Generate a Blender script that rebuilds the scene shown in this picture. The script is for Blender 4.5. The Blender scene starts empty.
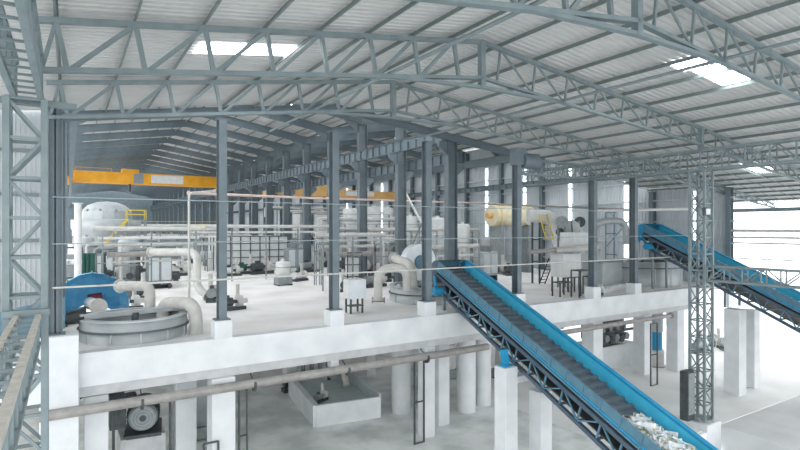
import bpy, math, random
from mathutils import Vector as V
random.seed(7)
H=11.5                                  # camera height above the lower floor; z below is relative to the eye
CA=math.atan2(332,531)                  # yaw between the view axis and the hall's long axis
SX,CX=.530,.848
def W(px,py,F):                         # point at forward distance F on a sight line
    a=(px-400)/531
    return V((F*(SX+CX*a),F*(CX-SX*a),F*(228-py)/531))
def G(px,py,z=-4.9): return W(px,py,z*531/(228-py))
C=bpy.context.scene.collection
ORG={}
# ------------------------------------------------------------------ materials
def lin(h):
    c=[int(h[i:i+2],16)/255 for i in (0,2,4)]
    return tuple((x/12.92 if x<=.04045 else ((x+.055)/1.055)**2.4) for x in c)+(1,)
def mat(name,h,h2=None,scale=3,rough=.6,metal=0,bump=0,emis=0,detail=5,spread=(.35,.7)):
    m=bpy.data.materials.new(name); m.use_nodes=True
    nt=m.node_tree; b=nt.nodes['Principled BSDF']
    b.inputs['Roughness'].default_value=rough; b.inputs['Metallic'].default_value=metal
    b.inputs['Base Color'].default_value=lin(h)
    if h2:
        tc=nt.nodes.new('ShaderNodeTexCoord'); n=nt.nodes.new('ShaderNodeTexNoise'); r=nt.nodes.new('ShaderNodeValToRGB')
        n.inputs['Scale'].default_value=scale; n.inputs['Detail'].default_value=detail
        r.color_ramp.elements[0].color=lin(h); r.color_ramp.elements[1].color=lin(h2)
        r.color_ramp.elements[0].position,r.color_ramp.elements[1].position=spread
        nt.links.new(tc.outputs['Object'],n.inputs['Vector']); nt.links.new(n.outputs['Fac'],r.inputs['Fac'])
        nt.links.new(r.outputs['Color'],b.inputs['Base Color'])
        if bump:
            bp=nt.nodes.new('ShaderNodeBump'); bp.inputs['Strength'].default_value=bump
            nt.links.new(n.outputs['Fac'],bp.inputs['Height']); nt.links.new(bp.outputs['Normal'],b.inputs['Normal'])
    if emis:
        b.inputs['Emission Color'].default_value=lin(h); b.inputs['Emission Strength'].default_value=emis
    return m
M=dict(
 lattice=mat('lattice steel paint','7b898c','6d7b7f',2,.5),
 dark=mat('column steel paint','66737a','5b686e',1.5,.5),  # base tone lightened so the colour carries some of the hall's haze
 rafter=mat('rafter steel paint','6c7b82','616f76',1,.55),
 purlin=mat('purlin steel','76827f','6b7779',2,.5),
 cream=mat('dusty beam top','c2beb6','a9a59d',4,.8),
 sheet=mat('roof sheet','c9c9c7','bfc0bf',.35,.45),
 clad=mat('wall cladding','c3cacd','b4bcc1',.4,.5),
 conc=mat('whitewashed concrete','d9dcde','c8cdd0',.9,.85,bump=.03,detail=8),
 concg=mat('bare grey concrete','c3c5c6','b2b5b7',2,.9,detail=8),
 mezz=mat('mezzanine floor','f0efee','d9d5d0',.35,.85,detail=10,spread=(.4,.75)),
 ground=mat('dusty screed floor','c8cecb','ebedec',.6,.8,detail=12,spread=(.38,.62)),
 groundw=mat('white screed floor','f0f0ef','dddfde',.3,.8,detail=12),
 apron=mat('front slab','d2d4d4','bdc1c2',.4,.8,detail=10),
 blue=mat('blue guard paint','2090bb','1b85b0',2,.42),
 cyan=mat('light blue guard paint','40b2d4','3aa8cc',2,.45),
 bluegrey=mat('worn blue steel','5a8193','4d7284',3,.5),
 belt=mat('apron belt steel','66727a','525d65',3,.5,.2),
 navy=mat('dark frame paint','4c5d6c','3f505f',3,.5),
 yellow=mat('crane yellow','e9a825','dc9a1c',1,.45),
 orange=mat('faded crane yellow','d8ae70','cda262',1,.5),
 rail=mat('safety yellow','d9c04a',None,rough=.5),
 tank=mat('grey tank steel','b4babc','9fa6a9',1.2,.45,.15),
 tankdk=mat('tank band steel','5d666a','50585c',2,.5,.2),
 white=mat('white machine paint','d9dbda','c9cccc',2,.5),
 pipe=mat('pipe lagging','c9c9c4','b6b6b1',2,.5),
 pipedk=mat('galvanised pipe','9d9b97','888683',3,.5,.2),
 iron=mat('dark machine iron','4d5456','3b4143',4,.5,.2),
 mgrey=mat('grey machine paint','8f9799','7c8486',4,.5,.1),
 black=mat('black rubber','24282b',None,rough=.7),
 green=mat('dark green paint','1f5a50','1a4d44',3,.5),
 red=mat('dull red paint','6d2a35',None,rough=.6),
 pink=mat('pinkish lagging','d9c2ba','cfb7ae',2,.5),
 creamy=mat('cream drum paint','dcd3b6','cec4a4',2,.5), creamy2=mat('yellow ring paint','d8bd78',None,rough=.5), hoodblue=mat('pale blue hood paint','78c6ea','64b6de',2,.4),
 cable=mat('guy rope','9aa7ab',None,rough=.6),
 water=mat('basin sludge','b2c2c0','c2d0ce',1.5,.25),
 glow=mat('translucent sheet','f7fbff',None,emis=11),
 wglow=mat('translucent wall sheet','f2f8ff',None,emis=2.6),
 lamp=mat('lamp glass','ffffff',None,emis=14),
 alum=mat('bright panel','cfd6da','c2cace',2,.4,.3),
 paperw=mat('waste paper','e7ebee','d5dadd',9,.8), papery=mat('waste card','d8cf9c','c4bb8a',9,.8),
 papero=mat('brown scraps','b08a63','8f7355',9,.8), paperg=mat('green blue scraps','7ea6a0','93b8c4',9,.8),
)
# ------------------------------------------------------------------ mesh builder
class MB:
    def __init__(s): s.v=[]; s.f=[]; s.sm=[]
    def add(s,vs,fs,smooth=False):
        b=len(s.v); s.v+= [V(p) for p in vs]; s.f+=[tuple(i+b for i in f) for f in fs]; s.sm+=[smooth]*len(fs); return s
    def hexa(s,c):
        return s.add(c,[(3,2,1,0),(4,5,6,7),(0,1,5,4),(1,2,6,5),(2,3,7,6),(3,0,4,7)])
    def box(s,x0,x1,y0,y1,z0,z1):
        return s.hexa([(x0,y0,z0),(x1,y0,z0),(x1,y1,z0),(x0,y1,z0),(x0,y0,z1),(x1,y0,z1),(x1,y1,z1),(x0,y1,z1)])
    def cbox(s,x0,x1,y0,y1,z0,z1,b=.03):          # box with chamfered vertical and top edges
        def ring(i,z): return [(x0+i+b,y0+i,z),(x1-i-b,y0+i,z),(x1-i,y0+i+b,z),(x1-i,y1-i-b,z),(x1-i-b,y1-i,z),(x0+i+b,y1-i,z),(x0+i,y1-i-b,z),(x0+i,y0+i+b,z)]
        vs=ring(0,z0)+ring(0,z1-b)+ring(b,z1); n=8
        fs=[tuple(range(n-1,-1,-1)),tuple(range(2*n,3*n))]
        for k in (0,1):
            for i in range(n): fs.append((k*n+i,k*n+(i+1)%n,(k+1)*n+(i+1)%n,(k+1)*n+i))
        return s.add(vs,fs)
    def beam(s,p,q,w,h,up=(0,0,1),o=(0,0)):       # rectangular bar p to q, w sideways, h along up, offset o
        p,q=V(p),V(q); d=(q-p).normalized(); up=V(up)
        if abs(d.dot(up))>.98: up=V((0,1,0)) if abs(d.y)<.9 else V((1,0,0))
        sd=d.cross(up).normalized(); u=sd.cross(d).normalized()
        def r(c): return [c+sd*(a*w/2+o[0])+u*(b*h/2+o[1]) for a,b in ((-1,-1),(1,-1),(1,1),(-1,1))]
        A,B=r(p),r(q); return s.hexa(A+B)
    def isec(s,p,q,fw,d,up=(0,0,1),t=.035):       # I-section: flanges width fw, depth d along up
        s.beam(p,q,fw,t,up,(0,d/2-t/2)); s.beam(p,q,fw,t,up,(0,-d/2+t/2)); return s.beam(p,q,t*.8,d-2*t,up)
    def cyl(s,p,q,r,r2=None,n=14,caps=True):
        p,q=V(p),V(q); r2=r if r2 is None else r2; d=(q-p).normalized()
        a=V((0,0,1)) if abs(d.z)<.9 else V((1,0,0)); e1=d.cross(a).normalized(); e2=d.cross(e1)
        A=[p+(e1*math.cos(t)+e2*math.sin(t))*r for t in [2*math.pi*i/n for i in range(n)]]
        B=[q+(e1*math.cos(t)+e2*math.sin(t))*r2 for t in [2*math.pi*i/n for i in range(n)]]
        s.add(A+B,[(i,(i+1)%n,n+(i+1)%n,n+i) for i in range(n)],True)
        if caps: s.add(A+B,[tuple(range(n-1,-1,-1)),tuple(range(n,2*n))])
        return s
    def tube(s,pts,r,n=10,rb=None):
        pts=[V(p) for p in pts]; rb=rb if rb is not None else r*2.5; P=[pts[0]]
        for i in range(1,len(pts)-1):
            a,b,c=pts[i-1],pts[i],pts[i+1]; k=min(rb,(a-b).length*.49,(c-b).length*.49)
            s0=b+(a-b).normalized()*k; s1=b+(c-b).normalized()*k
            for j in range(6):
                t=j/5; P.append(s0*(1-t)**2+b*2*t*(1-t)+s1*t*t)
        P.append(pts[-1]); d=(P[1]-P[0]).normalized()
        a=V((0,0,1)) if abs(d.z)<.9 else V((1,0,0)); e=d.cross(a).normalized(); vs=[]
        for i,p in enumerate(P):
            d=((P[min(i+1,len(P)-1)]-P[max(i-1,0)])).normalized(); e=(e-d*e.dot(d)).normalized(); g=d.cross(e)
            vs+=[p+(e*math.cos(2*math.pi*j/n)+g*math.sin(2*math.pi*j/n))*r for j in range(n)]
        m=len(P); s.add(vs,[(i*n+j,i*n+(j+1)%n,(i+1)*n+(j+1)%n,(i+1)*n+j) for i in range(m-1) for j in range(n)],True)
        return s.add(vs,[tuple(range(n-1,-1,-1)),tuple(range((m-1)*n,m*n))])
    def lathe(s,c,prof,n=24,smooth=True):
        c=V(c); vs=[]
        for r,z in prof: vs+=[c+V((r*math.cos(2*math.pi*j/n),r*math.sin(2*math.pi*j/n),z)) for j in range(n)]
        m=len(prof)
        return s.add(vs,[(i*n+j,i*n+(j+1)%n,(i+1)*n+(j+1)%n,(i+1)*n+j) for i in range(m-1) for j in range(n)],smooth)
    def ring(s,c,r0,r1,z0,z1,n=32):
        return s.lathe(c,[(r0,z0),(r1,z0),(r1,z1),(r0,z1),(r0,z0)],n,False)
def ob(name,mb,m,parent=None):
    o0=ORG.get(parent,V((0,0,0))) if parent is not None else None
    me=bpy.data.meshes.new(name)
    if parent is None:
        n=len(mb.v); lo=V((min(v.x for v in mb.v),min(v.y for v in mb.v),min(v.z for v in mb.v))); hi=V((max(v.x for v in mb.v),max(v.y for v in mb.v),0))
        o0=V(((lo.x+hi.x)/2,(lo.y+hi.y)/2,lo.z))
    me.from_pydata([v-o0 for v in mb.v],[],mb.f); me.polygons.foreach_set('use_smooth',mb.sm)
    me.materials.append(M[m]); me.update()
    o=bpy.data.objects.new(name,me); C.objects.link(o)
    if parent is not None: o.parent=parent
    else: o.location=o0+V((0,0,H))
    ORG[o]=o0
    return o
def tag(o,label,cat,group=None,kind=None):
    if label: o['label']=label
    if cat: o['category']=cat
    if group: o['group']=group
    if kind: o['kind']=kind
    return o
def T(name,label,cat,loc,group=None):
    o=bpy.data.objects.new(name,None); C.objects.link(o); o.location=V(loc)+V((0,0,H)); o.empty_display_size=.2
    ORG[o]=V(loc); return tag(o,label,cat,group)
def S(name,mb,m):
    o=ob(name,mb,m); o['kind']='structure'; return o
def one(name,mb,m,label,cat,group=None): return tag(ob(name,mb,m),label,cat,group)
def kids(o): return [c for c in bpy.data.objects if c.parent is o]
def dup(root,off,label=None,group=None):
    r=root.copy(); C.objects.link(r); r.location=root.location+V(off)
    if label: r['label']=label
    if group: r['group']=group
    for ch in CH.setdefault(root,kids(root)):
        c=ch.copy(); C.objects.link(c); c.parent=r
        for g in CH.setdefault(ch,kids(ch)):
            d=g.copy(); C.objects.link(d); d.parent=c
    return r
CH={}
ORD='first second third fourth fifth sixth seventh eighth ninth tenth eleventh twelfth thirteenth fourteenth fifteenth sixteenth seventeenth eighteenth nineteenth twentieth'.split()
ORD+=['twenty-'+x for x in ORD[:9]]+['thirtieth']+['thirty-'+x for x in ORD[:9]]
# ------------------------------------------------------------------ floors
S('floor',MB().box(-14,60,16.4,205,-11.9,-11.5),'ground')
S('floor',MB().box(-60,32.2,-40,16.15,-13.2,-12.9),'apron'); S('floor',MB().box(32.2,140,-40,16.4,-13.2,-11.5),'apron'); S('floor',MB().box(60,140,16.4,120,-12.2,-11.5),'apron')
S('floor',MB().box(-14,30.4,16.15,16.4,-13.2,-11.5),'groundw')
b=MB(); b.box(24.2,60,16.4,46,-11.5,-11.47); S('floor',b,'groundw')
# mezzanine slab with openings left for the two sunken tanks is not needed: tanks stand proud of it
TA=V((2.6,27.0,0)); TB=V((20.6,29.7,0)); TC=V((43.2,28.6,0))
b=MB(); b.box(-14,48,24.3,205,-5.3,-4.9); S('floor',b,'mezz')
b=MB(); b.box(-14,-.9,23.6,24.3,-6.5,-4.9); S('trim_1',b,'conc')
b=MB(); b.box(.35,43.0,23.75,24.3,-6.12,-4.82); S('trim_2',b,'conc')
b=MB(); b.box(-.9,43.0,23.95,24.3,-6.55,-6.12); S('trim_3',b,'concg')
b=MB(); b.cbox(-.9,.35,23.5,24.7,-12,-4.05); S('wall_front',b,'conc')
b=MB(); b.box(43,43.3,23.75,60,-6.12,-4.9); S('trim_4',b,'conc')
# transverse mezzanine beams under the slab
for i,x in enumerate((5.8,11.2,16.8,23.6,30.8,35.6,42.4)):
    S('trim_%d'%(5+i),MB().box(x-.25,x+.25,24.3,60,-6.0,-5.3),'conc')
b=MB(); b.box(-14,20,48,48.3,-11.5,-5.3); S('wall_back',b,'conc')
# ------------------------------------------------------------------ near roof
XR=14.57
def zt(x):
    if x<XR: return 7.72-.147*(XR-x)
    if x<31.2: return 7.72-.1155*(x-XR)
    return 5.8-.136*(x-31.2)
def zb(x): return 6.23-.136*(XR-x) if x<XR else 6.23-.084*(x-XR)
def sheet(xs,y0,y1,zf,per=.33,dep=.07,thick=.02):
    b=MB(); ys=[]; n=int((y1-y0)/per)
    for i in range(n):
        y=y0+i*per
        ys+=[(y,0),(y+per*.55,0),(y+per*.65,dep),(y+per*.9,dep)]
    ys.append((y0+n*per,0))
    vs=[]
    for x in xs: vs+=[(x,y,zf(x)+d) for y,d in ys]
    m=len(ys); b.add(vs,[(i*m+j,(i+1)*m+j,(i+1)*m+j+1,i*m+j+1) for i in range(len(xs)-1) for j in range(m-1)])
    return b
S('ceiling',sheet([-1.0,4,9,XR,20,26,31.2],-5,31.2,lambda x:zt(x)+.3),'sheet')
S('ceiling',sheet([31.2,40,48,57.2],-5,31.2,lambda x:zt(x)+.3),'sheet')
S('ceiling',sheet([-9,-1.0],-5,31.2,lambda x:5.4+.3-.12*(-1-x)),'sheet')
def purl(x,y0,y1,z,lab,grp=None,w=.06,h=.15):
    b=MB(); b.beam((x,y0,z),(x,y1,z),w*.35,h); b.beam((x+w*.4,y0,z+h/2),(x+w*.4,y1,z+h/2),w,.02); b.beam((x-w*.4,y0,z-h/2),(x-w*.4,y1,z-h/2),w,.02)
    one('roof_purlin',b,'purlin',lab,'purlin',grp)
xs=[13.1-1.91*k for k in range(8)]
for k,x in enumerate(xs): purl(x,-5,31.2,zt(x)+.18,'steel purlin under the near roof sheets, %s one left of the ridge'%ORD[k])
xr=[15.6+2.1*k for k in range(8)]
for k,x in enumerate(xr): purl(x,-5,31.2,zt(x)+.18,'steel purlin under the near roof sheets, %s one right of the ridge'%ORD[k])
xl=[32.8+1.9*k for k in range(13)]
for k,x in enumerate(xl): purl(x,-5,31.2,zt(x)+.18,'steel purlin of the outer roof slope, %s right of the lattice column'%ORD[k])
def member(a,b_,w,name,par,m='lattice',h=None):
    return ob(name,MB().beam(a,b_,w,h or w),m,par)
# gable truss
def truss(y):
    t=T('roof_truss','',"roof truss",(XR,y,zb(XR)))
    top=MB(); top.beam((-.7,y,zt(-.7)),(XR,y,zt(XR)),.18,.16); ob('top_chord',top,'lattice',t)
    ob('top_chord',MB().beam((XR,y,zt(XR)),(31.2,y,zt(31.2)),.18,.16),'lattice',t)
    ob('bottom_chord',MB().beam((-.7,y,zb(-.7)),(XR,y,zb(XR)),.24,.13),'lattice',t)
    ob('bottom_chord',MB().beam((XR,y,zb(XR)),(31.2,y,zb(31.2)),.2,.12),'lattice',t)
    ob('ridge_tie',MB().beam((10.1,y,5.62),(XR,y,5.85),.2,.12).beam((XR,y,5.85),(19.5,y,5.82),.2,.12),'lattice',t)
    ob('ridge_post',MB().beam((XR,y,5.8),(XR,y,zt(XR)),.24,.24),'lattice',t)
    prev=None
    for k,x in enumerate(xs[:]):
        member((x,y,zt(x)),(x+.25,y,zb(x+.25)),.13,'web_post',t)
        if x-1.65>-.7: member((x,y,zt(x)),(x-1.62,y,zb(x-1.62)),.12,'web_diagonal',t)
        else: member((x,y,zt(x)),(-.6,y,zb(-.6)),.1,'web_diagonal',t)
    for k,x in enumerate(xr):
        if x>30.6: break
        member((x,y,zt(x)),(x-.2,y,zb(x-.2)),.08,'web_post',t)
        xe=min(x+1.9,31.0); member((x,y,zt(x)),(xe,y,zb(xe)),.07,'web_diagonal',t)
    return t
TN={24:'gable roof truss resting on the dark columns of the mezzanine edge',16.9:'gable roof truss in the middle, meeting the tall lattice column on the right',9.8:'nearest gable roof truss, its ridge post cut by the top of the view',2.7:'gable roof truss above the viewpoint',31.0:'farthest gable roof truss of the near roof, behind the mezzanine edge columns'}
t0=truss(24.0); t0['label']=TN[24]
for y in (16.9,9.8,2.7): dup(t0,(0,y-24,0),TN[y])
for x,z,l in ((10.1,5.72,'long pale tie tube running front to back left of the ridge'),(19.5,5.92,'long pale tie tube running front to back right of the ridge')):
    one('tie_tube',MB().cyl((x,-3,z),(x,30.6,z),.065),'lattice',l,'tube')
for a,c,l in ((-.9,XR,'left'),(XR,31.2,'right')): one('end_rafter',MB().isec((a,31,zt(a)-.05),(c,31,zt(c)-.05),.2,.5),'rafter','dark rafter closing the far end of the near roof, %s slope'%l,'rafter')
# mono-slope outer trusses
def otruss(y,lab):
    t=T('roof_truss',lab,'roof truss',(31.6,y,4.6))
    f=lambda x: 4.75-.105*(x-31.2)
    ob('top_chord',MB().beam((31.7,y,zt(31.7)),(57,y,zt(57)),.15,.13),'lattice',t)
    ob('bottom_chord',MB().beam((31.7,y,f(31.7)),(57,y,f(57)-.1),.2,.12),'lattice',t)
    x=32.8
    while x<56:
        member((x,y,zt(x)),(x,y,f(x)),.07,'web_post',t); member((x,y,zt(x)),(x+1.9,y,f(x+1.9)),.07,'web_diagonal',t); x+=1.9
    return t
ot=otruss(16.9,'outer lean-to roof truss starting at the tall lattice column on the right')
dup(ot,(0,7.1,0),'outer lean-to roof truss in line with the mezzanine edge'); dup(ot,(0,-7.1,0),'outer lean-to roof truss nearest the viewpoint')
# sag rods of the outer slope
for k in range(9):
    y=18.4+1.4*k if k<8 else 30.6
    b=MB(); b.beam((33,y,zt(33)+.02),(57,y,zt(57)+.02),.04,.04)
    one('sag_rod',b,'purlin','thin sag rod under the outer roof slope, %s beyond the lattice column'%ORD[k],'rod')
one('eave_beam',MB().isec((56.8,-5,1.75),(56.8,31,1.75),.2,.35),'lattice','pale eave beam along the top of the bright opening','beam')
# ------------------------------------------------------------------ skylights
wn=[0]
def win(x0,x1,y0,y1,zf,m='glow'):
    wn[0]+=1; b=MB(); a=[(x0,y0,zf(x0)),(x1,y0,zf(x1)),(x1,y1,zf(x1)),(x0,y1,zf(x0))]
    b.hexa(a+[(p[0],p[1],p[2]+.015) for p in a]); S('window_%d'%wn[0],b,m)
z1=lambda x: zt(x)+.275
win(3.9,7.6,19.3,20.6,z1); win(22.1,23.3,12.2,13.4,z1); win(23.5,26.0,11.9,13.1,z1); win(41.8,45.0,18.6,19.9,z1)
win(4,8,2,3.5,z1); win(20,24,2,3.5,z1)
# ------------------------------------------------------------------ lattice box members
def lattice(name,lab,cat,p0,p1,wv,hv,panel,chord=.11,lace=.06,m='lattice',mtop=None,xlace=False,rungs=True,grp=None):
    """box lattice from p0 to p1 (corner line), section spanned by wv and hv; parts: chords, posts, diagonals"""
    p0,p1,wv,hv=V(p0),V(p1),V(wv),V(hv); L=(p1-p0).length; d=(p1-p0).normalized(); n=round(L/panel); st=L/n
    t=T(name,lab,cat,p0+(wv+hv)/2 if abs(d.z)>.9 else p0+wv/2,grp)
    for a in (0,1):
        for c in (0,1):
            q=p0+wv*a+hv*c
            ob('chord',MB().beam(q,q+d*L,chord*(1.0 if not(mtop and c) else 1.2),chord,tuple(hv.normalized()) if abs(d.z)<.9 else (1,0,0)),(mtop if mtop and c else m),t)
    faces=[(p0,hv),(p0+wv,hv)]
    if rungs: faces.append((p0,wv))
    if rungs=='both': faces.append((p0+hv,wv))
    for fi,(o,e) in enumerate(faces):
        for i in range(n+1):
            q=o+d*st*i
            ob('batten' if fi>1 else 'post',MB().beam(q,q+e,lace,lace,tuple(d)),m,t)
            if i<n and (fi<2 or abs(d.z)>.9 or xlace):
                if i%2==0 or fi<2 and abs(d.z)<.9 and False: a,b_=q,q+e+d*st
                else: a,b_=q+e,q+d*st
                ob('lacing',MB().beam(a,b_,lace,lace*.6,tuple(e.cross(d))),m,t)
                if xlace: 
                    a,b_=(q+e,q+d*st) if i%2==0 else (q,q+e+d*st)
                    ob('lacing',MB().beam(a,b_,lace*.9,lace*.5,tuple(e.cross(d))),m,t)
    return t
# right column and girders
cx,cy=31.2,16.9
one('column_pedestal',MB().cbox(cx-.75,cx+.75,cy-.75,cy+.75,-12.9,-11.12),'conc','white concrete pedestal under the tall lattice column on the right','pedestal')
lattice('lattice_column','tall pale steel lattice column on the white pedestal, right of the blue conveyor','column',(cx-.42,cy-.42,-11.12),(cx-.42,cy-.42,3.32),(.84,0,0),(0,.84,0),.95,.13,.065,rungs='both',xlace=False)
lattice('lattice_girder','deep lattice girder running over the tall lattice column under the roof','girder',(cx-.4,9.6,3.37),(cx-.4,31,3.37),(.8,0,0),(0,0,1.1),1.18,.12,.065)
one('roof_prop',MB().beam((cx,cy,4.5),(cx,cy,5.85),.24,.24).beam((cx-.5,cy,4.5),(cx+.5,cy,4.5),.9,.05),'lattice','short steel post between lattice girder and roof above the tall lattice column','post')
lattice('lattice_girder','low lattice girder tied to the tall column, crossing in front of the bright opening','girder',(cx-.3,9.0,-3.0),(cx-.3,16.4,-3.0),(.6,0,0),(0,0,.82),.92,.1,.06)
t=T('flood_light','small dark floodlight fixed to the tall lattice column','light',(30.5,16.3,.7))
ob('housing',MB().cbox(30.2,30.7,16.1,16.3,.7,1.15),'iron',t); ob('bracket',MB().beam((30.45,16.3,.9),(30.8,16.5,.9),.05,.05),'iron',t); ob('lens',MB().box(30.24,30.66,16.08,16.1,.75,1.08),'alum',t)
# left column and girders
lattice('lattice_column','tall pale lattice column at the left edge of the view','column',(-1.32,16.5,-12.9),(-1.32,16.5,3.3),(.8,0,0),(0,.8,0),1.0,.15,.08,rungs='both')
lattice('lattice_girder','overhead lattice girder at top left, seen from below','girder',(-1.17,3.0,3.37),(-1.17,17.4,3.37),(.57,0,0),(0,0,1.05),.62,.13,.05)
lattice('lattice_girder','low lattice girder with dusty cream top rails at bottom left','girder',(-1.1,3.4,-2.95),(-1.1,16.4,-2.95),(.46,0,0),(0,0,.72),.75,.1,.05,mtop='cream',rungs='both')
one('cross_beam',MB().beam((-7,17,3.3),(.2,17,3.3),.2,.14),'lattice','pale cross beam over the left lattice column','beam')
one('cross_beam',MB().beam((-1.4,16.4,-2.15),(-.4,16.4,-2.15),.2,.16),'lattice','short pale beam joining the low girder to the left lattice column','beam')
# left end wall behind the column
b=MB(); n=60
for i in range(n):
    x=-13+i*.2; b.box(x,x+.2,31.2,31.24,-4.9,6.5); b.box(x,x+.06,31.15,31.2,-4.9,6.5)
S('wall_left',b,'clad')
for z in (-.6,1.6,3.7): one('wall_girt',MB().beam((-13,31.05,z),(-1.2,31.05,z),.12,.15),'lattice','pale girt on the left cladding behind the lattice column, %s'%{-.6:'lowest',1.6:'middle',3.7:'topmost'}[z],'girt')
# ------------------------------------------------------------------ mezzanine edge I-columns
def icol(x,y,z0,z1,fw,d,lab,grp=None,axis='x',name='steel_column',ped=None,m='dark'):
    t=T(name,lab,'column',(x,y,z0),grp)
    up=(1,0,0) if axis=='x' else (0,1,0)
    b=MB()
    b.beam((x,y,z0),(x,y,z1),.04,.04)
    if axis=='x':
        b.box(x-d/2,x-d/2+.04,y-fw/2,y+fw/2,z0,z1); b.box(x+d/2-.04,x+d/2,y-fw/2,y+fw/2,z0,z1); b.box(x-d/2+.04,x+d/2-.04,y-.02,y+.02,z0,z1)
    else:
        b.box(x-fw/2,x+fw/2,y-d/2,y-d/2+.04,z0,z1); b.box(x-fw/2,x+fw/2,y+d/2-.04,y+d/2,z0,z1); b.box(x-.02,x+.02,y-d/2+.04,y+d/2-.04,z0,z1)
    ob('shaft',b,m,t); ob('base_plate',MB().box(x-d/2-.08,x+d/2+.08,y-fw/2-.12,y+fw/2+.12,z0,z0+.05),m,t)
    ob('cap_plate',MB().box(x-d/2-.05,x+d/2+.05,y-fw/2-.05,y+fw/2+.05,z1,z1+.04),m,t)
    return t
EC=[(-.42,'behind the left lattice column'),(5.76,'first right of the sunken tank'),(11.2,'beside the white control cabinet'),(16.8,'just left of the blue conveyor head'),(23.6,'with a round bracket on its head'),(30.8,'behind the dark legged stands'),(35.4,'between the white light strips on the right')]
for i,(x,l) in enumerate(EC):
    top={23.6:4.75,30.8:3.3,35.4:3.9}.get(x,4.75)
    zb0=-4.05
    icol(x,24.1,zb0,top,.34,.5,'dark column on the mezzanine edge, '+l,axis='y' if i!=0 else 'x')
    if i: one('column_plinth',MB().cbox(x-.38,x+.38,23.7,24.5,-4.82,-4.05),'conc','white concrete plinth under the edge column '+l,'plinth')
    for z,s in ((2.4,.07),):
        pass
b=MB(); b.cyl((23.95,24.1,4.2),(25.3,24.1,4.2),.5,n=20); b.box(23.3,24.2,23.8,24.4,3.9,4.95)
one('column_bracket',b,'dark','dark rounded bracket on the head of the column right of the conveyor','bracket')
lattice('lattice_girder','lattice girder from the rounded bracket towards the lattice girder on the right','girder',(24.1,24.3,3.45),(30.6,24.3,3.45),(0,.5,0),(0,0,.9),.8,.09,.05,rungs=False)
# guy ropes and thin rails across the edge columns
for z,x1,l in ((1.17,31,'topmost thin rail across the dark edge columns'),(-.6,43,'middle thin rail across the dark edge columns'),(-2.25,43,'lowest thin pale rail across the dark edge columns')):
    one('guard_rail',MB().cyl((-.5,23.8,z),(x1,23.8,z),.022 if z>-2 else .04,n=8),'cable' if z>-2 else 'pipe',l,'rail')
# ------------------------------------------------------------------ tall halls behind
def hall(x0,x1,ys,nm,pre):
    xm=(x0+x1)/2
    zr=lambda x: 12.75-.158*abs(x-xm)
    first=None
    for i,y in enumerate(ys):
        lab='dark portal rafter of the %s, %s frame counted from the near roof'%(nm,ORD[i])
        if first is None:
            t=T('portal_rafter',lab,'rafter',(xm,y,12)); 
            for a,c in ((x0,xm),(xm,x1)):
                b=MB(); up=(0,0,1)
                b.isec((a,y,zr(a)-.45),(c,y,zr(c)-.45),.3,.8); ob('beam',b,'rafter',t)
            for s,a in ((1,x0),(-1,x1)):
                ob('haunch',MB().add([(a,y-.03,zr(a)-1.9),(a,y-.03,zr(a)-.8),(a+s*2.2,y-.03,zr(a+s*2.2)-.8),(a,y+.03,zr(a)-1.9),(a,y+.03,zr(a)-.8),(a+s*2.2,y+.03,zr(a+s*2.2)-.8)],[(0,1,2),(5,4,3),(0,3,4,1),(1,4,5,2),(2,5,3,0)]),'rafter',t)
            first=t; fy=y
        else: dup(first,(0,y-fy,0),lab)
    y0,y1=ys[0]-.2,ys[-1]
    b=MB()
    a=[(x0,y0),(xm,y0),(x1,y0)]
    vs=[]
    for x in (x0-.5,xm,x1+.5):
        vs+=[(x,y0,zr(x)+.25),(x,y1,zr(x)+.25),(x,y0,zr(x)+.3),(x,y1,zr(x)+.3)]
    fs=[]
    for k in (0,4): fs+=[(k,k+4,k+5,k+1),(k+2,k+3,k+7,k+6)]
    b.add(vs,fs); S('ceiling',b,'sheet')
    k=0
    for sgn,sl in ((-1,'left'),(1,'right')):
        for j in range(7):
            x=xm+sgn*(.4+1.75*j); purl(x,y0,y1,zr(x)+.1,'thin purlin of the %s roof, %s one %s of its ridge'%(nm,ORD[j],sl),None)
    for i,y in enumerate(ys[:-1]):
        for a,c in ((xm+2.6,xm+6.6),(xm-6.5,xm-3.5),(xm-10.5,xm-8.6)):
            x_0,x_1=min(a,c),max(a,c)
            win(x_0,x_1,y+2.8,y+4.0,lambda x:zr(x)+.22)
    return first
YS=[31+7*k for k in range(22)]
YS=[31.3+6.98*k for k in range(24)]
hall(-.5,24,YS,'left crane hall','l'); YS2=YS[:]; hall(24,48,YS2,'right crane hall','r')
# shared row of columns at x=24, with haunched crane brackets; left row
c0=None
for i,y in enumerate(YS):
    lab='dark crane hall column of the middle row, %s from the mezzanine edge'%ORD[i]
    if c0 is None:
        c0=icol(24,y,-4.9,9.9,.5,.85,lab,name='crane_column'); 
        for s in (-1,1):
            zz=6.3 if s<0 else 4.85
            x=24+s*.42
            ob('crane_bracket',MB().add([(x,y-.15,zz-1.0),(x,y-.15,zz),(x+s*.75,y-.15,zz),(x+s*.75,y-.15,zz-.35),(x,y+.15,zz-1.0),(x,y+.15,zz),(x+s*.75,y+.15,zz),(x+s*.75,y+.15,zz-.35)],[(0,1,2,3),(7,6,5,4),(0,4,5,1),(1,5,6,2),(2,6,7,3),(3,7,4,0)]),'dark',c0)
        cy0=y
    else: dup(c0,(0,y-cy0,0),lab)
l0=None
for i,y in enumerate(YS):
    lab='dark crane hall column of the left row, %s behind the mezzanine edge'%ORD[i]
    if l0 is None: l0=icol(-.5,y,-4.9,9.9,.5,.8,lab,name='crane_column')
    else: dup(l0,(0,y-cy0,0),lab)
YW=[23.4+7*k for k in range(22)]
w0=None
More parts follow.
